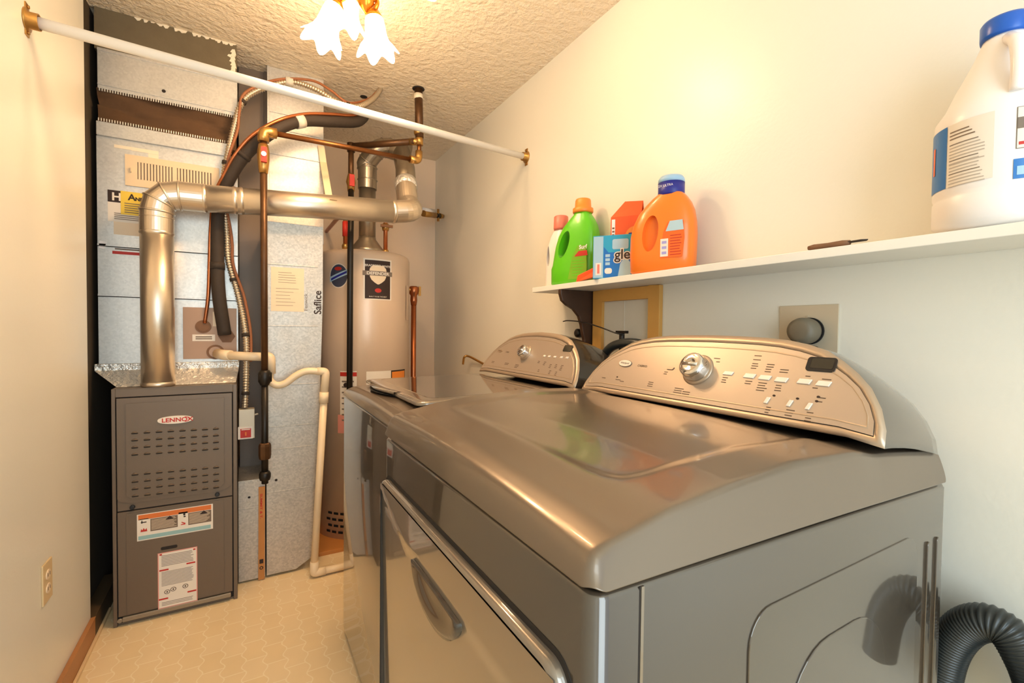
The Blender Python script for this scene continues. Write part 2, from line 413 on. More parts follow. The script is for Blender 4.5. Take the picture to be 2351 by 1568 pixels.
# ================================================================== FURNACE
FY = 2.29; FP = Plane((0, FY, 0), (1, 0, 0), (0, 0, 1), (0, -1, 0))
fx0, fx1, fz1 = -.444, -.032, .925
fur = thing('furnace', 'brown grey gas furnace cabinet standing on the vinyl floor', 'furnace', ((fx0+fx1)/2, 2.6, 0))
mb = MB(); mb.box((fx0, FY+.006, .0), (fx1, 3.0, fz1), M_steelgrey)
mb.box((fx0, FY-.004, 0), (fx0+.012, FY+.02, fz1), M_steelgrey).box((fx1-.014, FY-.004, 0), (fx1, FY+.02, fz1), M_steelgrey)
mb.box((fx0+.012, FY-.004, .893), (fx1-.014, FY+.006, fz1), M_steelgrey)
mb.box((fx0+.012, FY+.003, .01), (fx1-.014, FY+.0055, .893), M_steeldk)
mb.build('cabinet', fur, .003)
# upper door with drooping rounded lower edge, louvres pressed into it
ux0, ux1 = fx0+.016, fx1-.018
def door_outline(): 
    return [(ux0, .889), (ux0, .50), (ux0+.012, .486), (ux0+.05, .478), (ux1-.05, .478), (ux1-.02, .487), (ux1, .50), (ux1, .889)]
mb = MB(); FP.poly(mb, door_outline(), -.004, .008, M_steelgrey)
inn = [(ux0+.03, .865), (ux0+.03, .80), (ux0+.075, .775), (ux0+.075, .50), (ux1-.075, .50), (ux1-.075, .79), (ux1-.03, .825), (ux1-.03, .868)]
FP.poly(mb, [(ux0+.028, .868), (ux0+.028, .51), (ux0+.045, .495), (ux1-.045, .495), (ux1-.028, .51), (ux1-.028, .872)], .008, .012, M_steelgrey)
for rows in ((.752, .724, .696, .668), (.590, .562, .534, .506)):
    for zz in rows:
        for k in range(8):
            a = -.373 + k*.0380; zz2 = zz - k*.0013
            pts = [[FP.p(a-.012+.024*i/6, zz2+(.0075*math.sin(math.pi*(i/6)))*j/3, .012+.0062*math.sin(math.pi*j/3+.0)*math.sin(math.pi*i/6)+.0005) for i in range(7)] for j in range(4)]
            mb.loft(pts, M_steelgrey, True, False, False, False)
            FP.poly(mb, [(a-.011, zz2+.0002), (a+.011, zz2+.0002), (a+.009, zz2-.0035), (a-.009, zz2-.0035)], .0122, .0128, M_gap)
ud = mb.build('upper_door', fur, .0025)
# name badge
ba, bb = FP.pix(404, 962)
mb = MB(); FP.poly(mb, [(ba + .058*math.cos(t)*(1 if abs(math.cos(t)) < 2 else 1), bb+.0155*math.copysign(abs(math.sin(t))**.8, math.sin(t))) for t in [2*math.pi*k/40 for k in range(40)]], .012, .0165, M_paperw)
FP.poly(mb, [(ba + .0585*math.cos(t), bb+.0165*math.copysign(abs(math.sin(t))**.8, math.sin(t))) for t in [2*math.pi*k/40 for k in range(40)]], .0119, .0135, M_steellt)
mb.text('LENNOX', FP, ba-.045, bb-.0075, .0225, M_red, .0170, sx=1.12, bold=.0006)
ring = [(ba+.033+.014*math.cos(t), bb+.0105*math.sin(t)) for t in [math.radians(-100+200*k/14) for k in range(15)]]
ring2 = [(ba+.033+.011*math.cos(t), bb+.0078*math.sin(t)) for t in [math.radians(100-200*k/14) for k in range(15)]]
FP.poly(mb, ring+ring2, .0165, .0171, M_red)
mb.build('name_badge', ud, label='white oval badge with red lettering')
for px, py in ((305, 1163), (499, 1134)):
    a, c = FP.pix(px, py); mb = MB(); FP.disc(mb, a, c, .0085, .0085, .004, .014, M_black, 18); mb.build('door_knob', fur, .002, label='black round door fastener')
mb = MB(); FP.box(mb, ux0, .452, ux1, .512, -.003, .0035, M_steelgrey); mb.build('centre_rail', fur)
mb = MB(); FP.poly(mb, [(ux0, .040), (ux1, .040), (ux1, .447), (ux0, .447)], -.004, .007, M_steelgrey)
FP.box(mb, ux0+.026, .045, ux1-.03, .440, .007, .0095, M_steelgrey)
a, c = FP.pix(390, 1254); FP.poly(mb, rrect(a-.028, c-.007, a+.026, c+.006, .005, 4), .0095, .0102, M_gap)
ld = mb.build('lower_door', fur, .0025)
mb = MB(); FP.box(mb, ux0+.012, .018, ux1-.006, .036, -.004, .012, M_steellt); FP.disc(mb, ux0+.004, .024, .009, .009, 0, .008, M_steellt, 14)
mb.build('bottom_rail', fur, .002)
# wide warning label
mb = MB(); A0, A1, B0, B1 = -.369, -.119, .325, .430
FP.box(mb, A0, B0, A1, B1, .0095, .0100, M_paperw); W_, H_ = A1-A0, B1-B0
FP.box(mb, A0+.004, B1-.022, A1-.006, B1-.003, .01, .0104, M_orange_p)
FP.box(mb, A0+.004, B0+.004, A1-.008, B0+.019, .01, .0104, M_teal_p)
for a0, a1 in ((A0+.042, A0+.13), (A0+.165, A1-.006)):
    FP.box(mb, a0, B0+.032, a1, B1-.024, .01, .0104, M_brown_p); ruling(mb, FP, a0+.003, B0+.036, a1-.003, B1-.027, 9, M_paper, .0108, .3)
    FP.poly(mb, [(a1-.04, B1-.036), (a1-.012, B1-.036), (a1-.026, B1-.022)], .0104, .0109, M_ink)
for i, (a0, b0) in enumerate(((A0+.006, B0+.06), (A0+.006, B0+.030), (A0+.133, B0+.063), (A0+.133, B0+.031))):
    FP.box(mb, a0, b0, a0+.030, b0+.026, .01, .0104, M_paperw); mm = (M_ink, M_red, M_ink, M_red)[i]
    if i == 0: FP.box(mb, a0+.006, b0+.010, a0+.024, b0+.014, .0104, .0108, mm); FP.box(mb, a0+.008, b0+.008, a0+.011, b0+.020, .0104, .0108, mm)
    if i == 1: FP.poly(mb, [(a0+.005, b0+.005), (a0+.026, b0+.005), (a0+.024, b0+.018), (a0+.019, b0+.011), (a0+.015, b0+.02), (a0+.011, b0+.011), (a0+.007, b0+.017)], .0104, .0108, mm)
    if i == 2: FP.disc(mb, a0+.019, b0+.017, .004, .006, .0104, .0108, mm, 12); FP.disc(mb, a0+.020, b0+.007, .004, .003, .0104, .0108, mm, 12)
    if i == 3: FP.poly(mb, [(a0+.007, b0+.006), (a0+.022, b0+.006), (a0+.023, b0+.012), (a0+.010, b0+.019), (a0+.009, b0+.016), (a0+.018, b0+.010), (a0+.008, b0+.009)], .0104, .0108, mm)
mb.build('warning_label', ld)
# tall instruction label
mb = MB(); A0, A1, B0, B1 = -.305, -.174, .036, .262
FP.box(mb, A0, B0, A1, B1, .0095, .0100, M_pink); FP.box(mb, A0+.003, B0+.003, A1-.003, B1-.003, .01, .0103, M_paperw)
for b0, b1, n in ((.205, .252, 8), (.125, .185, 12), (.045, .062, 3)): ruling(mb, FP, A0+.012, b0, A1-.012, b1, n, M_inkgrey, .0107, .32, .1)
for a0, b0 in ((A0+.005, .188), (A1-.037, .196), (A0+.003, .071), (A1-.034, .078)): FP.box(mb, a0, b0, a0+.03, b0+.006, .0103, .0108, M_red)
for a, c in ((A0+.03, .10), (A0+.05, .106), (A0+.09, .108)):
    FP.disc(mb, a, c, .010, .009, .0103, .0107, M_inkgrey, 16); FP.disc(mb, a, c, .007, .006, .0107, .0109, M_paperw, 16); FP.disc(mb, a, c, .003, .003, .0109, .0111, M_ink, 10)
for a, c in ((A0+.006, B1-.010), (A1-.014, B1-.012)): FP.box(mb, a, c, a+.008, c+.006, .0103, .0108, M_red)
mb.build('instruction_label', ld)

# ================================================================== SUPPLY PLENUM
PY = 2.46; PP = Plane((0, PY, 0), (1, 0, 0), (0, 0, 1), (0, -1, 0))
plx0, plx1 = -.515, -.028
ple = thing('supply_plenum', 'galvanised sheet metal plenum rising from the furnace to the ceiling', 'duct', ((plx0+plx1)/2, 2.75, .93))
mb = MB(); mb.box((plx0, PY, 1.012), (plx1, 2.98, 1.93), M_galvw)
for zz in (1.292, 1.495): mb.box((plx0, PY-.004, zz-.004), (plx1, PY, zz+.004), M_galvw); mb.box((plx0, PY-.0045, zz-.007), (plx1, PY-.003, zz-.004), M_gap)
mb.box((plx0+.165, PY-.001, 1.868), (plx0+.20, PY, 1.89), M_plaster).box((plx0+.11, PY-.0011, 1.89), (plx0+.20, PY, 1.905), M_plaster).box((plx0+.055, PY-.0012, 1.892), (plx0+.11, PY, 1.905), M_plaster)
mb.build('plenum_body', ple, .002)
mb = MB(); mb.box((plx0+.002, PY-.012, 1.93), (plx1-.03, 2.98, 1.985), M_galvw)
for k in range(52): x = plx0+.008+k*.0084; mb.box((x, PY-.014, 1.985), (x+.004, PY-.010, 1.998), M_galvw)
mb.build('lower_collar', ple, .002)
# brown canvas connector, slack folded
rings = []
for j, (zz, dd) in enumerate(((1.980, 0), (2.0, .010), (2.03, .028), (2.05, .02), (2.07, .03), (2.10, .012), (2.118, 0))):
    ring = []
    for i in range(25):
        x = plx0+.004+(plx1-.012-plx0)*i/24; ring.append(Vector((x, PY-.008+dd+(.012 if 0 < j < 6 else .002)*math.sin(i*.45+j*1.9), zz+(.012 if 0 < j < 6 else .003)*math.sin(i*.28+j*.9))))
    rings.append(ring)
mb = MB(); mb.loft(rings, M_canvas, True, False, False, False); mb.box((plx0+.004, PY+.034, 1.975), (plx1-.006, 2.97, 2.125), M_canvas)
mb.build('canvas_connector', ple)
mb = MB(); mb.box((plx0+.008, PY-.012, 2.115), (plx1, 2.98, 2.275), M_galvw)
for k in range(58): x = plx0+.012+k*.0082; mb.box((x, PY-.014, 2.104), (x+.004, PY-.010, 2.115), M_galvw)
mb.box((plx0+.008, PY-.016, 2.262), (plx1, PY-.011, 2.27), M_galvw); mb.box((plx0+.008, PY-.016, 2.128), (plx1, PY-.011, 2.133), M_galvw)
a, c = PP.pix(377, 212); PP.disc(mb, a, c, .007, .007, .012, .0135, M_gap, 14)
mb.build('upper_collar', ple, .0015)
mb = MB(); mb.box((plx0-.004, PY+.005, 2.275), (plx1-.002, 2.96, CEIL-.0005), M_rock)
for k in range(28):                                         # ragged plaster left along the ceiling cut and right edge
    x = plx0+.12+.36*random.random(); h = .004+.010*random.random()
    PP.poly(mb, [(x-.012*random.random()-.004, CEIL-.0008), (x+.012, CEIL-.0008), (x+.006, CEIL-h), (x-.002, CEIL-h*1.2)], -.0055, -.003-.0004*k*.1, M_plaster)
for k in range(26):
    t = k/25; x = plx1-.012-.05*max(0, .5-t)*random.random()-.008*random.random(); z = CEIL-.035-.13*t
    PP.poly(mb, [(x-.008, z), (x+.010, z-.006), (x+.006, z+.010), (x-.004, z+.008)], -.0055, -.002-.0001*k, M_plaster)
mb.build('insulation_board', ple)
# transition flaring from the furnace, taped with foil
z0, z1 = .926, .985; tx0, tx1 = fx0+.003, fx1-.004
low = [Vector((tx0, 2.352, z0)), Vector((tx1, 2.352, z0)), Vector((tx1, 2.97, z0)), Vector((tx0, 2.97, z0))]
mid = [Vector((plx0-.012, PY-.012, z1)), Vector((plx1+.004, PY-.012, z1)), Vector((plx1+.004, 2.985, z1)), Vector((plx0-.012, 2.985, z1))]
top = [Vector((p.x, p.y, 1.012)) for p in mid]
mb = MB(); mb.loft([low, mid, top], M_tape, False); mb.build('taped_transition', ple, .002, label='transition sealed with crinkled foil tape')
# evaporator access panel
mb = MB(); PP.box(mb, -.234, 1.026, -.034, 1.252, 0, .007, M_access)
la, lb = PP.pix(442, 783); lc, ld_ = PP.pix(494, 768); PP.box(mb, la, lb, lc, ld_, .007, .0078, M_paperw); ruling(mb, PP, la+.012, lb+.006, lc-.010, ld_-.006, 2, M_inkgrey, .0084, .6, .05)
PP.box(mb, -.125, 1.17, -.095, 1.235, .007, .0078, M_paper); PP.disc(mb, -.102, 1.2, .010, .012, .0078, .0084, M_inkgrey, 16)
ap = mb.build('access_panel', ple, .002, label='tan coil access panel')
for px, py, r in ((467, 750, .030), (521, 772, .033), (495, 808, .034)):
    a, c = PP.pix(px, py); mb = MB(); seg = 6 if px == 521 else 28
    PP.disc(mb, a, c, r, r*.95, .007, .010, M_rubber, seg); PP.disc(mb, a, c, r*.72, r*.7, .010, .012, M_rubber if px != 495 else M_access, seg)
    mb.build('grommet', ap)
# supply register on plenum
g0, g1, h0, h1 = -.425, -.098, 1.745, 1.872
mb = MB(); PP.box(mb, g0, h0, g1, h0+.030, 0, .006, M_beige); PP.box(mb, g0, h1-.026, g1, h1, 0, .006, M_beige)
PP.box(mb, g0, h0+.030, g0+.040, h1-.026, 0, .006, M_beige); PP.box(mb, g1-.03, h0+.030, g1, h1-.026, 0, .006, M_beige); PP.box(mb, (g0+g1)/2-.006, h0+.030, (g0+g1)/2+.010, h1-.026, 0, .006, M_beige)
PP.box(mb, g0+.03, h0+.02, g1-.02, h1-.02, 0, .0008, M_inkgrey)
for s0, s1 in ((g0+.040, (g0+g1)/2-.006), ((g0+g1)/2+.010, g1-.03)):
    n = 11
    for k in range(n):
        a = s0+.003+(s1-s0-.003)*k/n; PP.poly(mb, [(a, h0+.028), (a+.0068, h0+.028), (a+.0068, h1-.024), (a, h1-.024)], .001, .0050, M_beige)
PP.box(mb, g0+.018, h0+.055, g0+.022, h0+.075, .006, .014, M_beige)
mb.build('register', ple, .001, label='beige louvred air register')
# stickers
a0, b1 = PP.pix(247, 435); a1, b0 = PP.pix(330, 527); bm_, _ = PP.pix(247, 462)
mb = MB(); PP.box(mb, a0, b0+.022, -.32, b1, 0, .0008, M_paperw); PP.box(mb, a0, b1-.048, -.32, b1, .0008, .0012, M_ink)
mb.text('HOT', PP, a0+.012, b1-.040, .044, M_paperw, .0018, bold=.0012)
ruling(mb, PP, a0+.02, b0+.03, -.33, b0+.06, 4, M_inkgrey, .0014, .4)
PP.box(mb, a0+.018, b0-.03, -.32, b0+.022, 0, .0006, M_paper); mb.build('notice_sticker', ple)
mb = MB(); a0, b1 = PP.pix(277, 438); _, b0 = PP.pix(277, 492)
PP.box(mb, a0, b0, -.31, b1, .0013, .0021, M_yellow); mb.text('A', PP, a0+.024, b1-.034, .036, M_ink, .0026, bold=.001); mb.text('NDERSON', PP, a0+.047, b1-.034, .020, M_ink, .0026, bold=.001)
ruling(mb, PP, a0+.012, b0+.006, -.32, b1-.044, 5, M_brown_p, .0026, .35, .1)
mb.build('service_sticker', ple, label='yellow service sticker')
mb = MB(); a0, c = PP.pix(258, 579); PP.box(mb, a0, c-.006, -.31, c+.006, 0, .0009, M_red); PP.box(mb, a0+.008, c+.012, -.31, c+.018, 0, .0009, M_inkgrey); mb.build('red_strip_label', ple)
mb = MB(); a0, c = PP.pix(236, 562); PP.poly(mb, [(a0-.012, c-.014), (a0+.006, c-.018), (a0+.012, c+.012), (a0-.010, c+.016)], 0, .004, M_whiteb); mb.build('tape_scrap', ple, label='scrap of white tape')

# ================================================================== FLUE
FLY = 2.345; xv = -.307
e1 = onY(360, 459, FLY); z_l = 1.702
A = Vector((xv, FLY, .926)); B = Vector((xv, FLY, z_l)); hz = onY(905, 486, FLY); D = onY(945, 484, FLY)
flu = thing('flue_pipe', 'shiny galvanised furnace flue pipe rising then running right to the water heater vent', 'pipe', A)
R = .056
MB().tube([A, Vector((xv, FLY, z_l-.155))], R, M_flue, 40).build('vertical_pipe', flu)
def band(mb, c, d, r, w=.008):
    c = Vector(c); d = Vector(d).normalized(); return mb.tube([c-d*w, c-d*w*.5, c, c+d*w*.5, c+d*w], [r, r+.002, r+.003, r+.002, r], M_flue, 40, caps=False)
for zz_, w_ in ((z_l-.16, .008), (z_l-.10, .004), (.935, .008)): band(MB(), (xv, FLY, zz_), (0, 0, 1), R, w_).build('pipe_collar', flu)
hd = (hz-Vector((xv+.14, FLY, z_l+.002))).normalized(); h0p = Vector((xv+.155, FLY, z_l+.004))
el = bend([Vector((xv, FLY, z_l-.155)), B, h0p+hd*.01], .125, 3)
MB().tube([el[0], *el[1:]], R+.0015, M_flue, 40, smooth=False).build('elbow', flu, .001, label='gored four piece elbow')
mb = MB()
for i in range(1, len(el)-1): band(mb, el[i], (el[min(i+1, len(el)-1)]-el[i-1]), R+.0025, .004)
mb.build('elbow_seam', flu)
MB().tube([h0p, hz], R, M_flue, 40).build('horizontal_pipe', flu)
for q_ in (h0p+hd*.005, h0p+hd*.115, h0p+hd*.14, hz-hd*.005): band(MB(), q_, hd, R).build('pipe_joint', flu)
# right elbow turning up and back to the vent tee
TY = 2.62
UP0 = onY(932, 425, 2.50); TEE = onY(905, 345, TY)
e2 = bend([hz, D+hd*.01, D+Vector((.012, .10, .055)), UP0], .07, 5)
MB().tube(e2, [R]*len(e2), M_flue, 32, smooth=False).build('elbow', flu, .001)

# ================================================================== WATER HEATER VENT
WHX, WHY, WHR = .612, 2.82, .26
WT = 1.60                                    # top of the tank
cxv = onY(843, 560, WHY-.04)
vent = thing('vent_pipe', 'grey galvanised vent of the water heater bending under the ceiling', 'pipe', (cxv.x, cxv.y, WT))
v0 = Vector((cxv.x, cxv.y, WT)); vy = cxv.y
k1 = onY(838, 430, vy); k2 = onY(842, 375, vy); k3 = onY(880, 338, vy-.05); k4 = onY(940, 352, vy-.1)
MB().lathe([(.0, .01), (.098, .01), (.098, .02), (.092, .03), (.05, .085), (.048, .10), (0, .10)], v0, M_flex, 36).build('draft_hood', vent)
MB().cyl(v0+Vector((0, 0, .09)), Vector((v0.x, v0.y, k1.z)), .047, M_flex, 32).build('vent_riser', vent)
pe = spline([Vector((v0.x, v0.y, k1.z-.01)), Vector((v0.x, v0.y, k2.z-.03)), k2, k3+Vector((-.03, 0, -.02)), k3+Vector((.05, 0, .01))], 5)
MB().tube(pe, .053, M_flex, 32, smooth=False).build('vent_elbow', vent, .001)
mb = MB()
for i in range(2, len(pe)-1, 3): d = (pe[i+1]-pe[i-1]).normalized(); mb.tube([pe[i]-d*.004, pe[i], pe[i]+d*.004], [.053, .057, .053], M_flex, 32, caps=False)
mb.build('vent_bead', vent)
MB().cyl(k3+Vector((.03, 0, 0)), Vector((k4.x+.015, k3.y-.02, k4.z+.0)), .056, M_flex, 32).build('vent_run', vent)
MB().tube([UP0-Vector((0, .005, .02)), UP0.lerp(Vector((k3.x+.12, k3.y-.02, k3.z-.02)), .5), Vector((k3.x+.10, k3.y-.02, k3.z-.01))], .054, M_flex, 32).build('vent_branch', vent)
d = (Vector((k3.x+.10, k3.y-.02, k3.z))-UP0).normalized()
mb = MB().tube([UP0-d*.03, UP0-d*.02, UP0+d*.02, UP0+d*.03], [.052, .060, .060, .054], M_tape, 32); mb.build('taped_joint', vent)

# ================================================================== CENTRE RETURN DUCT
DY = 2.41; DP = Plane((0, DY, 0), (1, 0, 0), (0, 0, 1), (0, -1, 0))
duc = thing('return_duct', 'tall galvanised return air duct between furnace and water heater', 'duct', (.2, 2.7, 0))
dx0, dx1 = .083, .327
mb = MB(); DP.poly(mb, [(dx0, .012), (.208, .012), (.272, .05), (.285, .10), (.312, .75), (dx1, 1.30), (dx1, 1.655), (dx0, 1.655)], -.5, 0, M_galvd)
for zz in (.40, .60, .705, .90, 1.175, 1.46): mb.box((dx0, DY-.002, zz-.0025), (.285 if zz < .5 else .305, DY, zz+.0025), M_galvd)
a, c = DP.pix(634, 1102); DP.disc(mb, a, c, .006, .006, 0, .002, M_gap, 10)
mb.build('duct_front', duc, .0015)
UDY = 2.58; UP_ = Plane((0, UDY, 0), (1, 0, 0), (0, 0, 1), (0, -1, 0))
mb = MB(); mb.box((.099, UDY, 1.60), (.353, 2.95, CEIL-.0005), M_galv)
for py in (362, 452, 305, 268): a, c = UP_.pix(680, py); mb.box((.099, UDY-.004, c-.003), (.34, UDY, c+.003), M_galv)
mb.box((.095, UDY-.005, 1.6), (.105, UDY, CEIL-.001), M_galv)
mb.build('duct_riser', duc, .0015)
mb = MB(); mb.box((-.030, DY+.002, 0.008), (.078, 2.9, .470), M_galvd); a, c = DP.pix(572, 1142); DP.disc(mb, a, c, .006, .005, -.002, .001, M_gap, 10)
mb.box((-.03, DY-.001, .34), (.078, DY+.002, .345), M_galvd); mb.build('filter_boot', duc, .002)
mb = MB(); mb.box((-.026, 2.66, .40), (.098, 2.95, CEIL-.001), M_greyduct)
mb.box((.084, 2.645, 1.0), (.098, 2.66, CEIL-.001), M_greyduct); mb.build('side_panel', duc, .002, label='smooth brown grey side panel')
a0, b1 = DP.pix(622, 612); a1, b0 = DP.pix(698, 716)
mb = MB(); DP.box(mb, a0, b0, a1, b1, 0, .001, M_paper); ruling(mb, DP, a0+.03, b1-.075, a1-.03, b1-.018, 5, M_inkgrey, .0016, .12, .3); ruling(mb, DP, a0+.02, b0+.02, a1-.012, b1-.09, 6, M_inkgrey, .0016, .08, .5)
mb.build('paper_notice', duc)
mb = MB(); a, c = DP.pix(737, 722); mb.text('Saflice', DP, a, c, .046, M_ink, .0012, rot=math.radians(90), sx=1.0, bold=.0008); mb.build('stencilled_word', duc); mb = MB()
a, c = DP.pix(706, 714); mb.text('Fenwick', DP, a, c, .022, M_inkgrey, .0012, rot=math.radians(90), sx=1.15)
mb.build('stencilled_word', duc)

# thin strap that steadies the flue
s0, s1 = onY(737, 335, UDY-.012), onY(757, 462, FLY+.03)
sm = onY(742, 372, UDY-.02)
st = MB()
w = Vector((.016, 0, 0)); t = Vector((0, -.0015, 0))
path = [s0, sm, s1+Vector((0, .0, .0)), s1+Vector((.004, -.085, -.012))]
st.loft([[p-w, p+w, p+w+t, p-w+t] for p in path], M_beige, False)
o = st.build('hanger_strap'); tag(o, 'pale metal strap hanging in front of the duct holding the flue', 'strap')

# yardstick
a = onY(600, 1342, DY-.012); c = onY(606, 1118, DY-.012)
mb = MB(); YP = Plane((a.x, DY-.004, 0.004), (1, 0, 0), (.006, 0, 1), (0, -1, 0)); hh = c.z-.004
YP.box(mb, -.0125, 0, .0135, hh, 0, .006, M_stick); mb.text('SUMMIT & T.', YP, -.006, hh-.03, .013, M_red, .0064, rot=math.radians(-90), sx=1.6, bold=.0004)
YP.box(mb, -.008, .075, .008, .095, .006, .0064, M_ink); YP.disc(mb, 0, .055, .008, .008, .006, .0064, M_ink, 14); YP.disc(mb, 0, .055, .004, .004, .0064, .0067, M_stick, 12)
o = mb.build('wooden_lath'); tag(o, 'orange brown wooden lath with red printing standing against the duct', 'stick')

# ================================================================== GAS PIPE
GY = 2.262
gp = thing('gas_pipe', 'brown gas pipe dropping from the ceiling with brass elbows and red valve', 'pipe', (onY(605, 1095, GY).x, GY, .50))
g_top = onY(612, 303, GY); g_low = onY(603, 1100, GY); g_low.x = g_top.x-.003
hr0 = g_top.copy(); he = onY(955, 368, 2.40); tee = onY(958, 324, 2.40); ch = onY(958, 205, 2.412)
rr = .0135
MB().tube([Vector((g_top.x-.012, GY, g_top.z-.02)), Vector((g_low.x-.006, GY, .925))], rr, M_iron, 16).build('riser', gp)
MB().tube([Vector((g_low.x-.006, GY, .925)), Vector((g_low.x-.006, GY, g_low.z-.02))], rr, M_irondk, 16).build('lower_riser', gp, label='black lower length of pipe')
ex = g_top.x-.012
MB().tube(bend([(ex, GY, g_top.z-.045), (ex, GY, g_top.z), (ex+.05, GY+.007, g_top.z+.003)], .022, 6), .022, M_brass, 20).build('pipe_elbow', gp)
MB().tube([Vector((ex+.03, GY+.005, g_top.z+.002)), he], .0115, M_copperd, 16).build('header_pipe', gp)
mb = MB().tube(bend([he-Vector((.035, .006, .002)), he+Vector((.014, 0, 0)), he+Vector((.016, 0, .05))], .02, 6), .019, M_brass, 18); mb.build('pipe_elbow', gp)
MB().tube([he+Vector((.016, 0, .03)), tee+Vector((.012, 0, 0))], .011, M_copperd, 14).build('header_riser', gp)
mb = MB().tube([tee+Vector((.012, 0, -.02)), tee+Vector((.012, 0, .03))], .019, M_brass, 18)
mb.tube([tee+Vector((.012, 0, 0)), tee+Vector((-.03, .03, 0))], .018, M_brass, 18); mb.build('pipe_tee', gp)
MB().tube([tee+Vector((.012, 0, .02)), Vector((tee.x+.008, 2.41, CEIL-.002))], .0215, M_iron, 18).build('ceiling_drop', gp)
mb = MB().lathe([(0, -.006), (.023, -.006), (.024, .0), (.0235, .02), (0, .02)], (tee.x+.008, 2.41, CEIL-.05), M_plaster, 20); mb.build('plaster_ring', gp)
mb = MB().lathe([(.0, .0), (.032, 0), (.032, -.002), (0, -.002)], (tee.x+.008, 2.41, CEIL-.0005), M_gap, 20); mb.build('ceiling_hole', gp)
mb = MB().lathe([(0, 0), (.023, 0), (.026, .008), (.026, .022), (.022, .03), (0, .03)], (tee.x+.010, 2.405, tee.z+.035), M_brass, 20); mb.build('pipe_coupling', gp)
bz = tee.z; bend_pt = onZ(806, 336, bz)
MB().tube([tee+Vector((-.01, .012, 0)), bend_pt], .017, M_iron, 16).build('branch_pipe', gp)
MB().tube([bend_pt+Vector((0, 0, .016)), bend_pt+Vector((0, 0, -.03))], .021, M_iron, 16).build('pipe_tee', gp)
dl = onY(801, 905, bend_pt.y); dt = bend_pt
MB().tube([dt, Vector((dt.x, dt.y, 1.93))], .015, M_iron, 16).build('heater_drop', gp)
g_ = dt.x/dt.y
MB().tube([Vector((dt.x, dt.y, 1.93)), Vector((2.60*g_, 2.60, 1.82)), Vector((2.52*g_, 2.52, 1.72)), Vector((2.50*g_-.002, 2.50, 1.60)), Vector((2.50*g_-.006, 2.50, .25))], .0150, M_irondk, 16).build('heater_drop', gp)
vz = onY(801, 418, bend_pt.y).z
mb = MB().lathe([(0, -.05), (.018, -.05), (.02, -.02), (.026, 0), (.02, .03), (.016, .045), (0, .045)], (dt.x, dt.y, vz), M_brass, 16)
mb.box((dt.x-.014, dt.y-.036, vz-.028), (dt.x+.012, dt.y-.024, vz+.034), M_red); mb.build('gas_valve', gp, label='brass valve with red handle')
vz = onY(607, 360, GY).z
mb = MB().lathe([(0, -.07), (.017, -.07), (.02, -.045), (.024, -.01), (.024, .02), (.019, .05), (0, .05)], (ex, GY, vz), M_brass, 18)
mb.box((ex-.010, GY-.038, vz-.032), (ex+.012, GY-.022, vz+.030), M_red).cyl((ex, GY-.02, vz), (ex, GY-.042, vz), .010, M_whiteb, 14)
mb.build('gas_valve', gp, label='brass valve with red handle')
zt_ = onY(606, 866, GY).z
mb = MB().lathe([(0, -.035), (.017, -.035), (.019, -.03), (.024, -.02), (.026, 0), (.024, .02), (.019, .03), (0, .032)], (ex+.003, GY, zt_), M_irondk, 16)
mb.tube([Vector((ex+.003, GY, zt_)), Vector((ex+.003, GY+.05, zt_))], .019, M_irondk, 14); mb.cyl((ex-.022, GY, zt_), (ex+.03, GY, zt_), .021, M_irondk, 14); mb.build('pipe_tee', gp)
zu = onY(603, 1035, GY).z
mb = MB().lathe([(0, -.036), (.022, -.036), (.0245, -.02), (.0245, .02), (.022, .03), (.018, .034), (0, .036)], (ex+.003, GY, zu), M_iron, 8, smooth=False); mb.build('pipe_union', gp)
zu = onY(603, 1092, GY).z
mb = MB().lathe([(0, -.02), (.020, -.02), (.023, -.008), (.023, .008), (.018, .018), (0, .018)], (ex+.003, GY, zu), M_irondk, 16); mb.build('pipe_cap', gp)

# ================================================================== REFRIGERANT LINES
def PT(px, py, Y): return onY(px, py, Y)
rf = thing('refrigerant_line', 'thick dark insulated refrigerant line curving over the ducts down to the coil', 'pipe', PT(519, 775, 2.45))
ins = spline([PT(836, 262, 2.52), PT(833, 270, 2.50), PT(815, 280, 2.47), PT(760, 279, 2.42), PT(700, 277, 2.39), PT(650, 290, 2.36), PT(603, 318, 2.35), PT(560, 358, 2.36), PT(530, 402, 2.395), PT(512, 445, 2.425), PT(500, 500, 2.427), PT(499, 600, 2.425), PT(503, 680, 2.42), PT(516, 768, 2.44)], 8)
MB().tube(ins, .0265, M_insul, 18).build('insulated_line', rf)
cop = spline([PT(836, 245, 2.52), PT(815, 264, 2.455), PT(760, 262, 2.40), PT(700, 262, 2.37), PT(640, 276, 2.335), PT(580, 310, 2.33), PT(540, 355, 2.35), PT(515, 400, 2.385), PT(492, 450, 2.423), PT(484, 520, 2.425), PT(481, 600, 2.428), PT(478, 680, 2.435), PT(470, 742, 2.45)], 8)
MB().tube(cop, .0075, M_copper, 12).build('copper_line', rf, label='thin bare copper line')
def wrap(px, py, Y, r, mm, dx=.02, nm='wrap_tape', src=ins):
    p = PT(px, py, Y); i = min(range(len(src)), key=lambda k: (src[k]-p).length); i = max(2, min(i, len(src)-3)); d = (src[i+1]-src[i-1]).normalized()
    return MB().tube([src[i]-d*dx, src[i]+d*dx], r, mm, 20).build(nm, rf)
wrap(685, 270, 2.38, .031, M_tapew); wrap(505, 610, 2.425, .029, M_insul, .015); wrap(560, 355, 2.36, .030, M_insul, .008)
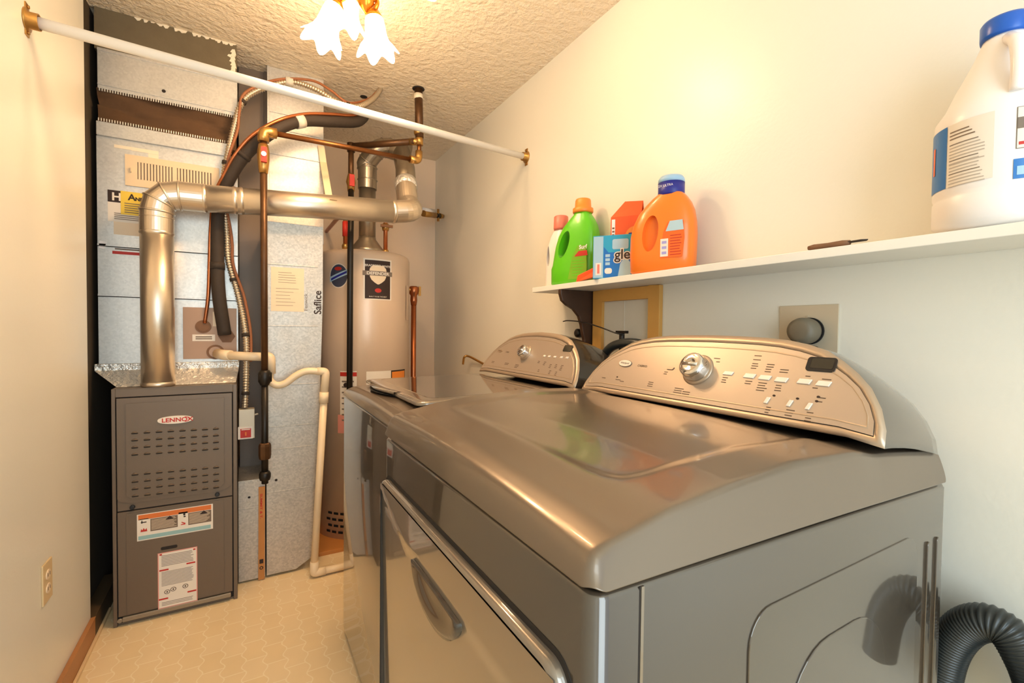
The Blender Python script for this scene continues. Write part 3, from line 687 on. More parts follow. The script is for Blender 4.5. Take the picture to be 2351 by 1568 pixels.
# armored conduit with the control cable
cv = thing('flexible_conduit', 'spiral armored metal conduit looping from the ceiling down to the furnace switch', 'conduit', PT(566, 940, 2.36))
carm = spline([PT(873, 205, 2.515), PT(858, 226, 2.47), PT(830, 243, 2.40), PT(805, 244, 2.38), PT(770, 232, 2.38), PT(730, 208, 2.40), PT(690, 192, 2.43), PT(660, 188, 2.44), PT(625, 196, 2.43), PT(580, 213, 2.42), PT(553, 240, 2.42), PT(538, 290, 2.42), PT(524, 350, 2.42), PT(514, 410, 2.425), PT(516, 470, 2.43), PT(521, 540, 2.43), PT(525, 600, 2.43), PT(545, 670, 2.43), PT(560, 740, 2.41), PT(566, 800, 2.38), PT(565, 870, 2.37), PT(562, 935, 2.36)], 10)
corrugate(MB(), carm, .0118, .0022, .0120, M_arm, 12, 4).build('armored_sheath', cv)
ccab = spline([PT(866, 210, 2.50), PT(845, 228, 2.46), PT(800, 236, 2.39), PT(760, 208, 2.39), PT(720, 186, 2.41), PT(660, 181, 2.43), PT(610, 190, 2.42), PT(560, 216, 2.41), PT(549, 260, 2.41), PT(545, 300, 2.41), PT(525, 360, 2.41), PT(512, 430, 2.42), PT(528, 520, 2.425), PT(533, 560, 2.425), PT(536, 610, 2.42), PT(560, 680, 2.42), PT(575, 760, 2.40), PT(576, 830, 2.37)], 10)
MB().tube(ccab, .006, M_cable, 10).build('control_cable', cv, label='brown control cable taped alongside')
for px, py, Y in ((533, 380, 2.42), (545, 225, 2.42), (545, 640, 2.43), (566, 772, 2.39), (563, 900, 2.36), (798, 244, 2.38)):
    p = PT(px, py, Y); i = min(range(1, len(carm)-1), key=lambda k: (carm[k]-p).length); d = (carm[i+1]-carm[i-1]).normalized()
    MB().tube([carm[i]-d*.007, carm[i]+d*.007], .0165, M_insul, 14).build('tape_band', cv)
p = PT(664, 188, 2.44); MB().tube([p-Vector((.016, 0, 0)), p+Vector((.016, 0, .002))], .020, M_tapew, 16).build('hanger_clip', cv)

hq = onZ(835, 222, CEIL); MB().lathe([(0, 0), (.019, 0), (.019, -.0015), (0, -.0015)], (hq.x, hq.y, CEIL-.0004), M_gap, 20).build('ceiling_hole', cv)
# disconnect switch
SY = 2.345; SPn = Plane((0, SY, 0), (1, 0, 0), (0, 0, 1), (0, -1, 0))
sw = thing('disconnect_switch', 'small grey switch box with red toggle plate beside the furnace', 'switch', PT(565, 1005, SY))
a0, b1 = SPn.pix(548, 941); a1, b0 = SPn.pix(580, 1006)
mb = MB(); SPn.box(mb, a0, b0, a1, b1, -.05, 0, M_plate); SPn.box(mb, a1, b0, a1+.008, b1, -.05, .0, M_plate); mb.cyl(SPn.p(a1+.004, b1-.03, -.02), SPn.p(a1+.022, b1-.026, -.02), .004, M_plate, 10); mb.build('box', sw, .002)
mb = MB(); SPn.box(mb, a0-.003, b0, a1+.001, b0+.055, 0, .003, M_paperw); SPn.box(mb, a0+.006, b0+.006, a1-.006, b0+.046, .003, .0045, M_red)
SPn.box(mb, a0+.010, b0+.040, a1-.010, b0+.044, .0045, .005, M_paperw); SPn.box(mb, (a0+a1)/2-.003, b0+.016, (a0+a1)/2+.003, b0+.032, .0045, .013, M_orange_p); mb.build('switch_plate', sw, .001, label='white plate with red switch')

# ================================================================== CONDENSATE DRAIN
cy = 2.30
dr = thing('drain_pipe', 'cream plastic condensate drain pipe with a curved trap leaning to the floor', 'pipe', PT(722, 1325, 2.31))
p0, p1 = PT(500, 812, PY-.01), PT(516, 815, 2.395); p2 = PT(620, 820, 2.33); p3 = PT(621, 858, 2.33)
MB().tube(bend([p0, p1, PT(530, 816, 2.37)], .02, 6), .0225, M_pvc, 18).build('inlet_elbow', dr)
MB().tube([PT(524, 816, 2.375), p2], .0190, M_pvc, 18).build('cross_pipe', dr)
MB().tube(bend([PT(604, 819, 2.34), p2, p3], .012, 5), .0215, M_pvc, 18).build('pipe_elbow', dr)
trap = spline([p3+Vector((0, 0, .01)), PT(620, 872, 2.33), PT(634, 884, 2.325), PT(655, 880, 2.32), PT(680, 862, 2.315), PT(705, 852, 2.31), PT(742, 853, 2.305)], 8)
MB().tube(trap, .0155, M_pvc, 18).build('trap', dr)
q0 = PT(748, 853, 2.305); q1 = PT(744, 910, 2.305)
MB().tube(bend([PT(728, 852, 2.307), q0, q1], .012, 5), .018, M_pvc, 18).build('pipe_elbow', dr)
b0 = PT(721, 1320, 2.31); b0.z = .022
MB().tube([q1+Vector((0, 0, .02)), q1+Vector((-.002, 0, -.03))], .0205, M_pvc, 18).build('pipe_coupling', dr)
MB().tube([q1, b0+Vector((0, 0, .02))], .0160, M_pvc, 18).build('down_pipe', dr)
b1_ = b0+Vector((.17, 0, 0))
MB().tube(bend([b0+Vector((.002, 0, .055)), b0, b0+Vector((.05, 0, 0))], .012, 5), .0195, M_pvc, 18).build('pipe_elbow', dr)
MB().tube([b0+Vector((.03, 0, 0)), b1_], .0165, M_pvc, 18).build('floor_pipe', dr)

# ================================================================== WATER HEATER
wh = thing('water_heater', 'tan cylindrical gas water heater in the back corner on a wooden pad', 'water heater', (WHX, WHY, .02))
MB().lathe([(.0, .0), (WHR, 0), (WHR, WT-.055), (WHR-.008, WT-.035), (WHR-.03, WT-.022), (0, WT-.02)], (WHX, WHY, .0+.02), M_tank, 72).build('tank', wh)
class CylP:
    """decal surface wrapped round the tank"""
    def __init__(s, px): 
        g = onY(px, 700, WHY).x-WHX; d = ray(px, 700); s.t = None
        o2 = Vector((0, 0)); dd = Vector((d.x, d.y)).normalized(); c = Vector((WHX, WHY)); bq = dd.dot(c); disc = bq*bq-(c.length_squared-WHR*WHR)
        q = dd*(bq-math.sqrt(max(disc, 0))); s.a0 = math.atan2(q.y-WHY, q.x-WHX)
    def p(s, a, b, d=0.):
        t = s.a0 + a/WHR; return Vector((WHX+(WHR+d)*math.cos(t), WHY+(WHR+d)*math.sin(t), b))
    def quad(s, mb, a0, b0, a1, b1, d0, d1, m, n=8):
        vs = []; 
        r0 = [s.p(a0+(a1-a0)*i/n, b0, d1) for i in range(n+1)]; r1 = [s.p(a0+(a1-a0)*i/n, b1, d1) for i in range(n+1)]
        return mb.loft([r0, r1], m, True, False, False, False)
    def rows(s, mb, rws, d, m, n=8):      # rws: (height left, height right, from, to)
        return mb.loft([[s.p(a0+(a1-a0)*i/n, b0+(b1-b0)*i/n, d) for i in range(n+1)] for b0, b1, a0, a1 in rws], m, True, False, False, False)
    def poly(s, mb, pts, d, m):
        return mb.add([s.p(a, b, d) for a, b in pts], [tuple(range(len(pts)))], m)
def hz_(px, py):    # height on the tank face
    d = ray(px, py); dd = Vector((d.x, d.y)); c = Vector((WHX, WHY)); n = dd.normalized(); bq = n.dot(c); q = bq-math.sqrt(max(bq*bq-(c.length_squared-WHR*WHR), 0))
    return H + d.z*q/dd.length
C = CylP(868); zc0, zc1 = hz_(868, 686), hz_(868, 598)
mb = MB(); C.quad(mb, -.078, zc0-.006, .078, zc1+.008, 0, .0006, M_paperw); C.quad(mb, -.070, zc0, .070, zc1, 0, .0012, M_ink)
C.rows(mb, [(z_, z_, -w_, w_) for z_, w_ in ((zc0+.078, .004), (zc0+.088, .020), (zc0+.102, .036), (zc0+.118, .044), (zc0+.15, .047), (zc0+.165, .044), (zc0+.172, .036), (zc0+.180, .030))], .0018, M_paper)
C.quad(mb, -.082, zc0+.125, .082, zc0+.15, 0, .0022, M_inkgrey)
mb.text('BRADFORD WHITE', C, 0, zc1-.035, .0165, M_paperw, .0026, 'CENTER', bold=.0003); mb.text('DEFENDER', C, 0, zc0+.130, .022, M_paperw, .0028, 'CENTER', sx=1.15, bold=.0006)
C.poly(mb, [(.018*math.cos(t), zc0+.045+.012*math.sin(t)) for t in [2*math.pi*k/16 for k in range(16)]], .002, M_red)
mb.text('BUILT TO BE THE BEST', C, 0, zc0+.008, .0095, M_paperw, .0026, 'CENTER')
mb.build('brand_label', wh, label='black and white rectangular label')
C2 = CylP(777); z2 = hz_(777, 633)
mb = MB(); rr_ = lambda a_, b_: [(z2+b_*math.sin(t), z2+b_*math.sin(t), -a_*math.cos(t)-.0001, a_*math.cos(t)+.0001) for t in [math.radians(-90+180*k/14) for k in range(15)]]
C2.rows(mb, rr_(.056, .066), .0008, M_paperw); C2.rows(mb, rr_(.051, .061), .0014, M_slate)
C2.rows(mb, [(z2-.034, z2+.008, -.054, .056), (z2-.006, z2+.036, -.054, .056)], .0022, M_pale); C2.rows(mb, [(z2-.026, z2+.014, -.046, .048), (z2-.014, z2+.026, -.046, .048)], .0026, M_navy); C2.poly(mb, [(.022*math.cos(t)-.002, z2+.038+.010*math.sin(t)) for t in [2*math.pi*k/14 for k in range(14)]], .002, M_red)
mb.build('round_label', wh, label='round blue label')
C3 = CylP(800); z3 = hz_(800, 852)
mb = MB(); C3.quad(mb, -.045, .70, .045, z3, 0, .0006, M_paperw); C3.quad(mb, -.045, z3-.028, .045, z3-.006, 0, .0012, M_red)
for b in range(8): C3.quad(mb, -.035, z3-.06-.03*b, .03, z3-.052-.03*b, 0, .0012, M_inkgrey)
C3.poly(mb, [(.016*math.cos(t)-.01, z3-.075+.013*math.sin(t)) for t in [2*math.pi*k/16 for k in range(16)]], .0018, M_ink)
mb.build('warning_label', wh); 
C4 = CylP(788); mb = MB(); C4.quad(mb, -.03, .20+.5, .02, .60, 0, .0006, M_pink); mb.build('lower_label', wh)
C5 = CylP(905); z5 = hz_(905, 850); mb = MB(); C5.quad(mb, -.16, z5-.12, -.02, z5, 0, .0006, M_paperw); C5.quad(mb, -.02, z5-.12, .10, z5, 0, .0006, M_ink); C5.quad(mb, -.014, z5-.12, .094, z5-.008, 0, .0012, M_orangecap); mb.build('energy_label', wh, label='orange bordered energy label')
C6 = CylP(765); mb = MB()
for r in range(4):
    for k in range(3):
        a = -.045+.04*k+(.012 if r % 2 else 0); zz = .05+.034*r; mb = MB(); C6.quad(mb, a, zz, a+.028, zz+.013, 0, .0012, M_blackmat, 4); mb.build('air_slot', wh)
mb = MB(); C7 = CylP(934); 
mb.loft([[C7.p(-.02+.04*i/4, 1.22, .004) for i in range(5)], [C7.p(-.02+.04*i/4, 1.42, .004) for i in range(5)]], M_tank, True, False, False, False); mb.build('element_cover', wh)
# wooden pad
mb = MB(); mb.box((WHX-.29, WHY-.31, 0), (WHX+.29, WHY+.29, .02), M_stick); o = mb.build('wooden_pad', None, .002); tag(o, 'thin tan wooden pad under the water heater', 'pad')
# water pipes at the tank top
def wpipe(px, pyt, pyb, Y, label, valve):
    a = onY(px, pyb, Y); t = onY(px, pyt, Y); g = thing('water_pipe', label, 'pipe', (a.x, Y, WT+.001))
    MB().tube(bend([(a.x, Y, WT+.001), (a.x, Y, t.z+.06), (a.x, BACK_Y-.001, t.z+.06)], .03), .012, M_copper, 14).build('copper_tube', g)
    MB().lathe([(0, 0), (.018, 0), (.019, .02), (.015, .03), (0, .032)], (a.x, Y, WT+.001), M_brass, 14).build('union', g)
    if valve: 
        mb = MB().lathe([(0, -.02), (.018, -.02), (.022, 0), (.018, .02), (0, .02)], (a.x, Y, t.z-.03), M_brass, 14); mb.box((a.x-.035, Y-.03, t.z-.035), (a.x+.035, Y-.022, t.z-.02), M_rubber); mb.build('valve', g)
    else:
        MB().tube([(a.x, Y, t.z-.09), (a.x, Y, t.z-.01)], .016, M_red, 14).build('coupling', g)
wpipe(793, 505, 570, 2.68, 'copper pipe with reddish coupling entering the tank top left of its vent', False)
wpipe(885, 510, 575, 2.74, 'copper pipe with a round shutoff valve entering the tank top right of its vent', True)
# relief discharge tube at right
ry = 2.88; a = onY(950, 668, ry); rp = thing('relief_tube', 'copper relief tube running down the right side of the water heater', 'pipe', (a.x, ry, .12))
MB().tube([(a.x, ry, a.z-.01), (a.x, ry, .12)], .0165, M_copper, 16).build('tube', rp)
mb = MB().lathe([(0, -.09), (.018, -.09), (.022, -.06), (.020, -.03), (.030, -.015), (.034, .02), (.022, .03), (0, .03)], (a.x, ry, a.z), M_copper, 16); mb.tube([(a.x-.08, ry-.01, a.z+.005), (a.x+.03, ry, a.z+.005)], .014, M_brass, 14); mb.box((a.x+.03, ry-.008, a.z-.03), (a.x+.045, ry, a.z+.03), M_brass)
mb.build('relief_valve', rp)
# wall valve right of the flue elbow
q = onY(972, 490, 3.0); e = onX(1018, 497, WALL_X)
wv = thing('shutoff_valve', 'brass and white shutoff valve reaching the right wall behind the flue', 'valve', e)
d = (e-q); MB().tube([q, q+d*.55], .021, M_brass, 16).build('valve_body', wv)
MB().tube([q+Vector((0, 0, .022)), q+d*.5+Vector((0, 0, .022))], .017, M_whiteb, 14).build('white_sleeve', wv)
mb = MB().tube([q+d*.55, q+d*.8], .017, M_irondk, 8); mb.tube([q+d*.72-Vector((0, 0, .04)), q+d*.72+Vector((0, 0, .045))], .009, M_brass, 10); mb.build('packing_nut', wv)
MB().tube([q+d*.78, e], [.020, .014], M_brass, 12).build('wall_stub', wv)

# ================================================================== SHELF
SZ, SF = 1.353, 1.08
sh = thing('wall_shelf', 'long white painted shelf on the right wall above the machines', 'shelf', (SF, .6, SZ-.02))
ysl = 1.705
MB().box((SF, -.35, SZ-.0205), (WALL_X-.0005, ysl, SZ), M_shelf).build('shelf_board', sh, .0015)
# scroll bracket
by = onX(1366, 668, WALL_X).y; bws = (WALL_X-onY(1288, 668, by).x)/.150
BP = Plane((WALL_X, by, SZ-.0205), (-1, 0, 0), (0, 0, 1), (0, -1, 0))
pts = [(0, 0), (.150, 0), (.150, -.018), (.142, -.045), (.122, -.062), (.092, -.078), (.068, -.105), (.056, -.14), (.050, -.175), (.043, -.20), (.043, -.31), (0, -.31)]
pts = [(a*bws, b) for a, b in pts]
mb = MB(); BP.poly(mb, pts, -.020, 0, M_wood); mb.build('scroll_bracket', sh, .003, label='dark brown wooden scroll bracket')

# ------------------------------------------------------------------ shelf goods
def bottle_body(name, par, cx, cy, z0, prof, m, rot=0., nexp=3.0, seg=48):
    """prof: (half width, half depth, z, centre shift) superellipse sections; width runs along local u"""
    u = Vector((math.sin(rot), -math.cos(rot), 0)); w = Vector((-math.cos(rot), -math.sin(rot), 0)); c = Vector((cx, cy, z0)); rings = []
    for hw, hd, z, sft in prof:
        r = []
        for k in range(seg):
            t = 2*math.pi*k/seg; a = math.copysign(abs(math.cos(t))**(2/nexp), math.cos(t)); b = math.copysign(abs(math.sin(t))**(2/nexp), math.sin(t))
            r.append(c + u*(sft+hw*a) + w*hd*b + Vector((0, 0, z)))
        rings.append(r)
    return rings, u, w
def handle_hole(ob, par, u, w, ctr, ra, rb, depth, tilt=0.):
    """cuts a finger opening with a boolean"""
    seg = 24; r = []
    for k in range(seg):
        t = 2*math.pi*k/seg; a, b = ra*math.cos(t), rb*math.sin(t); a, b = a*math.cos(tilt)-b*math.sin(tilt), a*math.sin(tilt)+b*math.cos(tilt)
        r.append(ctr + u*a + Vector((0, 0, b)) - w*depth)
    mb = MB(); mb.loft([r, [p+w*depth*2 for p in r]], ob.data.materials[0], True); c = mb.build('cutter', par)
    md = ob.modifiers.new('hole', 'BOOLEAN'); md.operation = 'DIFFERENCE'; md.object = c; md.solver = 'EXACT'
    bpy.context.view_layer.update()
    me = bpy.data.meshes.new_from_object(ob.evaluated_get(bpy.context.evaluated_depsgraph_get())); ob.modifiers.clear(); ob.data = me
    bpy.data.objects.remove(c)
    for p in me.polygons: p.use_smooth = True
    try: me.set_sharp_from_angle(angle=math.radians(50))
    except Exception: pass

# white bottle at the shelf end
wx, wy = 1.190, 1.668
wb = thing('detergent_bottle', 'white bottle with a pink cap, partly hidden at the far end of the shelf', 'bottle', (wx, wy, SZ))
rings, u, w = bottle_body('b', wb, wx, wy, SZ, [(.050, .040, .0, 0), (.054, .044, .008, 0), (.054, .044, .05, 0), (.052, .043, .12, .0), (.047, .040, .18, .003), (.038, .034, .22, .008), (.028, .026, .245, .012), (.022, .022, .255, .014)], M_whiteb, math.radians(8))
o = MB().loft(rings, M_whiteb).build('bottle_body', wb); handle_hole(o, wb, u, w, Vector((wx, wy, SZ+.14))-u*.024, .012, .045, .1, .12)
cp = Vector((wx, wy, SZ+.250))+u*.014; MB().lathe([(0, 0), (.03, 0), (.032, .01), (.031, .058), (.027, .062), (0, .062)], cp, M_pinkcap, 28).build('bottle_cap', wb)

# green bottle
gx, gy = 1.165, 1.515; gr = math.radians(18)
gb = thing('detergent_bottle', 'bright green detergent bottle with an orange cap and side handle', 'bottle', (gx, gy, SZ))
rings, u, w = bottle_body('b', gb, gx, gy, SZ, [(.098, .042, 0, 0), (.106, .05, .008, 0), (.107, .05, .07, 0), (.103, .049, .085, .003), (.100, .048, .12, .006), (.096, .047, .16, .010), (.088, .045, .20, .016), (.072, .042, .235, .023), (.050, .037, .262, .030), (.034, .031, .28, .034), (.031, .029, .292, .034)], M_greenb, gr)
o = MB().loft(rings, M_greenb).build('bottle_body', gb); hc = Vector((gx, gy, SZ+.163))-u*.026; handle_hole(o, gb, u, w, hc, .024, .055, .1, -.32)
cp = Vector((gx, gy, SZ+.286))+u*.034
MB().lathe([(0, 0), (.038, 0), (.041, .004), (.041, .018), (.033, .021), (.031, .050), (.028, .056), (0, .058)], cp, M_orangecap, 30).build('bottle_cap', gb)
GP = Plane(Vector((gx, gy, SZ))+w*.0500, u, (0, 0, 1), w)
mb = MB(); GP.poly(mb, [(.0, .02), (.085, .02), (.088, .06), (.085, .125), (.075, .15), (.045, .15), (.02, .11)], -.002, .0006, M_greenl)
mb.text('Surf', GP, .052, .135, .022, M_whiteb, .0014, bold=.0006); GP.poly(mb, [(.03, .108), (.092, .108), (.088, .128), (.050, .128)], .0006, .0012, M_red); ruling(mb, GP, .02, .03, .08, .098, 6, M_greenb, .0012, .3)
mb.build('front_label', gb)

# orange measuring scoop leaning by the bottle
sx = onX(1350, 630, 1.115)
sc = thing('scoop_packet', 'small crumpled orange packet leaning against the green bottle', 'packet', (1.115, sx.y, SZ))
p = [onX(1322, 645, 1.10), onX(1326, 632, 1.10), onX(1378, 606, 1.12), onX(1381, 612, 1.12), onX(1360, 636, 1.10)]
for q in p: q.z = max(q.z, SZ+.001)
p[0].z = SZ+.001; p[4].z = max(p[4].z, SZ+.004)
mb = MB(); off = Vector((.022, .006, .0)); mb.prism(p, off, M_carton); mb.prism([p[0]+Vector((-.001, 0, 0)), p[4]+Vector((-.001, 0, 0)), p[3]+Vector((-.001, 0, 0)), p[3]+Vector((-.001, -.004, -.02)), p[4]+Vector((-.001, -.01, -.004))], off*.6, M_cartonside)
mb.build('packet_body', sc, .002)

# blue box
bx, byy, br = 1.125, 1.245, math.radians(38)
bbx = thing('cardboard_box', 'small blue dryer sheet box standing between green and orange bottles', 'box', (bx, byy, SZ))
u = Vector((math.sin(br), -math.cos(br), 0)); w = Vector((-math.cos(br), -math.sin(br), 0)); Wb, Hb, Db = .135, .150, .045
BX = Plane(Vector((bx, byy, SZ))+w*Db/2, u, (0, 0, 1), w)
mb = MB(); BX.box(mb, -Wb/2, 0, Wb/2, Hb, -Db, 0, M_cyan); mb.build('carton', bbx, .0015)
mb = MB(); BX.box(mb, -Wb/2+.002, .003, -Wb/2+.036, Hb-.003, 0, .0006, M_pale); BX.box(mb, -Wb/2+.038, .003, Wb/2-.002, .09, 0, .0006, M_blue)
BX.poly(mb, [(-Wb/2+.038, .09), (-Wb/2+.038, .11), (.0, .075), (Wb/2-.002, .088), (Wb/2-.002, .003), (0, .003)], .0006, .0009, M_blue)
BX.box(mb, -Wb/2+.010, .012, -Wb/2+.030, .055, .0006, .0012, M_paperw); BX.box(mb, -Wb/2+.016, .018, -Wb/2+.024, .050, .0012, .0015, M_pinkcap)
BX.poly(mb, rrect(-Wb/2+.042, .016, -.0, .036, .008, 4), .0009, .0014, M_paperw); 
for k in range(3): BX.box(mb, -Wb/2+.044, .046+k*.014, -Wb/2+.060, .056+k*.014, .0009, .0013, M_pale)
BX.poly(mb, rrect(.0, .10, .055, .135, .006, 4), .0006, .001, M_pale)
BX.poly(mb, [(.02, .003), (.028, .05), (.045, .075), (.064, .05), (.064, .003)], .0009, .0014, M_pale)
mb.text('gle', BX, .008, .066, .048, M_paperw, .0016, bold=.004); mb.text('gle', BX, .008, .066, .048, M_ink, .0022, bold=.0006)
mb.build('printed_front', bbx)

# orange carton with gable top behind
ox, oy, orr = 1.190, 1.246, math.radians(34)
oc = thing('cardboard_carton', 'orange gable top carton behind the blue box', 'carton', (ox, oy, SZ))
u = Vector((math.sin(orr), -math.cos(orr), 0)); w = Vector((-math.cos(orr), -math.sin(orr), 0)); Wo, Ho, Do = .106, .222, .06
OX = Plane(Vector((ox, oy, SZ))+w*Do/2, u, (0, 0, 1), w)
mb = MB(); OX.box(mb, -Wo/2, 0, Wo/2, Ho, -Do, 0, M_carton); mb.build('carton', oc, .001)
mb = MB(); g = [OX.p(-Wo/2, Ho, 0), OX.p(-Wo/2, Ho, -Do), OX.p(-Wo/2+.004, Ho+.058, -Do*.6)]
mb.add([OX.p(-Wo/2, Ho, 0), OX.p(Wo/2, Ho, 0), OX.p(Wo/2, Ho+.058, -Do*.6), OX.p(-Wo/2+.042, Ho+.062, -Do*.6)], [(0, 1, 2, 3)], M_carton)
mb.add([OX.p(-Wo/2, Ho, -Do), OX.p(Wo/2, Ho, -Do), OX.p(Wo/2, Ho+.058, -Do*.62), OX.p(-Wo/2+.042, Ho+.062, -Do*.62)], [(3, 2, 1, 0)], M_carton)
mb.add([OX.p(-Wo/2, Ho, 0), OX.p(-Wo/2+.042, Ho+.062, -Do*.6), OX.p(-Wo/2, Ho, -Do)], [(0, 1, 2)], M_cartonside); mb.build('gable_top', oc)
mb = MB(); OX.box(mb, -Wo/2+.004, .10, -Wo/2+.016, Ho-.008, 0, .0008, M_whiteb)
for k in range(7): OX.box(mb, -Wo/2+.006, .108+k*.012, -Wo/2+.014, .114+k*.012, .0008, .0012, M_rubber)
OX.disc(mb, .035, .150, .036, .036, 0, .0006, M_orangecap, 26); mb.text('Tide', OX, .012, .140, .032, M_navy, .0012, bold=.001); OX.disc(mb, .01, .085, .045, .035, 0, .001, M_lilac, 24)
mb.build('printed_front', oc)

# orange bottle
tx, ty, tr = 1.150, 1.045, math.radians(22)
tb = thing('detergent_bottle', 'large orange detergent bottle with blue and white cap', 'bottle', (tx, ty, SZ))
rings, u, w = bottle_body('b', tb, tx, ty, SZ, [(.094, .042, 0, 0), (.101, .05, .008, 0), (.103, .052, .06, 0), (.103, .052, .12, .001), (.098, .050, .155, .004), (.086, .047, .19, .010), (.070, .043, .215, .016), (.052, .038, .235, .021), (.040, .034, .245, .024)], M_orangeb, tr, 2.8)
o = MB().loft(rings, M_orangeb).build('bottle_body', tb)
TP = Plane(Vector((tx, ty, SZ))+w*.0520, u, (0, 0, 1), w)
# pressed grip recess
def grip(P, a, b, ra, rb, m, tilt, d0=.001):
    mb = MB(); rings = []
    for k, (s, d) in enumerate(((1.12, -.004), (1.0, d0+.002), (.85, d0), (.6, d0-.004), (.3, d0-.007))):
        r = []
        for j in range(32):
            t = 2*math.pi*j/32; x, y = ra*s*math.cos(t), rb*s*math.sin(t); r.append(P.p(a+x*math.cos(tilt)-y*math.sin(tilt), b+x*math.sin(tilt)+y*math.cos(tilt), d))
        rings.append(r)
    return mb.loft(rings, m, True, False, True)
handle_hole(o, tb, u, w, Vector((tx, ty, SZ+.122))-u*.022+w*.06, .026, .056, .032, -.10)
cp = Vector((tx, ty, SZ+.240))+u*.024
cpo = MB().lathe([(0, 0), (.038, 0), (.040, .004), (.040, .040), (0, .040)], cp, M_navy, 32).build('bottle_cap', tb)
MB().lathe([(0, .040), (.0405, .040), (.0395, .052), (.034, .060), (0, .062)], cp, M_skycap, 32).build('cap_top', cpo)
CPn = Plane(cp+w*.0405, u, (0, 0, 1), w); mb = MB().text('2X ULTRA', CPn, -.026, .022, .010, M_whiteb, .001); mb.build('cap_lettering', cpo)
mb = MB(); TP.poly(mb, [(.012, .042), (.078, .042), (.084, .10), (.080, .15), (.034, .15), (.020, .12)], -.003, .0006, M_orangel); TP.poly(mb, [(.028, .122), (.082, .122), (.078, .152), (.040, .152)], .0006, .0012, M_paleblue)
TP.box(mb, .012, .046, .036, .100, .0006, .0012, M_paperw)
for k in range(3): TP.box(mb, .017, .053+k*.016, .031, .061+k*.016, .0012, .0016, M_lilac)
ruling(mb, TP, .042, .046, .078, .112, 8, M_red, .0012, .25); mb.build('back_label', tb)

# small tool on the shelf
k0, k1 = onX(1856, 571, 1.092), onX(1993, 551, 1.092); k0.z = k1.z = SZ+.0068
kn = thing('putty_knife', 'small brown handled knife lying on the bare middle of the shelf', 'tool', (k0+k1)/2)
d = (k1-k0).normalized(); L = (k1-k0).length
MB().tube([k0, k0+d*.012, k0+d*L*.35, k0+d*L*.6, k0+d*L*.72], [.0045, .0066, .0056, .0066, .005], M_rubber, 10).build('handle', kn)
s = d.cross(Vector((0, 0, 1))); q = k0+d*L*.7
mb = MB().prism([q-s*.009, q+d*L*.10-s*.020+Vector((0, 0, .004)), q+d*L*.24-s*.010, q+d*L*.30, q+d*L*.22+s*.008, q+s*.005], (0, 0, .002), M_insul); mb.build('blade', kn)

# bleach jug
jx, jy, jr = 1.161, .288, .0895
jg = thing('bleach_jug', 'large white bleach jug with blue cap at the near end of the shelf', 'jug', (jx, jy, SZ))
prof = [(.07, 0), (.080, .006), (jr, .016), (jr, .058), (jr-.002, .062), (jr, .068), (jr, .185), (jr-.001, .205), (.076, .225), (.064, .255), (.050, .285), (.039, .31), (.031, .332), (.029, .338), (.0, .338)]
MB().lathe(prof, (jx, jy, SZ), M_whiteb, 64).build('jug_body', jg)
MB().lathe([(0, .338), (.032, .338), (.033, .344), (.033, .366), (.030, .371), (0, .371)], (jx, jy, SZ), M_bluecap, 36).build('jug_cap', jg)
mb = MB(); mb.tube(spline([(jx-.028, jy-.012, SZ+.325), (jx-.060, jy-.028, SZ+.30), (jx-.078, jy-.036, SZ+.255), (jx-.074, jy-.034, SZ+.215)], 6), [.010]*19, M_whiteb, 14); mb.build('jug_handle', jg)
az = math.atan2(-jy, -jx)     # direction towards the photographer
class JugP:
    def p(s, a, b, d=0.): t = az + (a-.014)/jr; return Vector((jx+(jr+d)*math.cos(t), jy+(jr+d)*math.sin(t), SZ+b))
JP = JugP()
def jq(mb, a0, b0, a1, b1, d, m, n=10): mb.loft([[JP.p(a0+(a1-a0)*i/n, b0, d) for i in range(n+1)], [JP.p(a0+(a1-a0)*i/n, b1, d) for i in range(n+1)]], m, True, False, False, False)
mb = MB(); jq(mb, -.118, .078, -.062, .187, .0008, M_bluelab); jq(mb, -.060, .078, .005, .187, .0006, M_paperw); 
for i in range(3): jq(mb, -.056, .172-.006*i, -.026+.004*i, .1740-.006*i, .0012, M_brown_p, 4)
for i in range(15): jq(mb, -.056, .150-.0055*i+(.004 if i > 6 else 0), -.004-.010*random.random(), .1515-.0055*i+(.004 if i > 6 else 0), .0012, M_faint if i % 5 else M_inkgrey, 5)
jq(mb, -.100, .11, -.092, .16, .0014, M_orangel, 3)
mb.build('wrap_label', jg)
mb = MB(); jq(mb, .030, .118, .07, .185, .0006, M_inkgrey); jq(mb, .031, .119, .07, .184, .0009, M_paperw); jq(mb, .031, .150, .07, .168, .0012, M_inkgrey); jq(mb, .033, .124, .07, .129, .0012, M_red); jq(mb, .028, .070, .07, .102, .0009, M_bluelab); jq(mb, .032, .076, .07, .090, .0013, M_skycap)
mb.build('rear_label', jg)

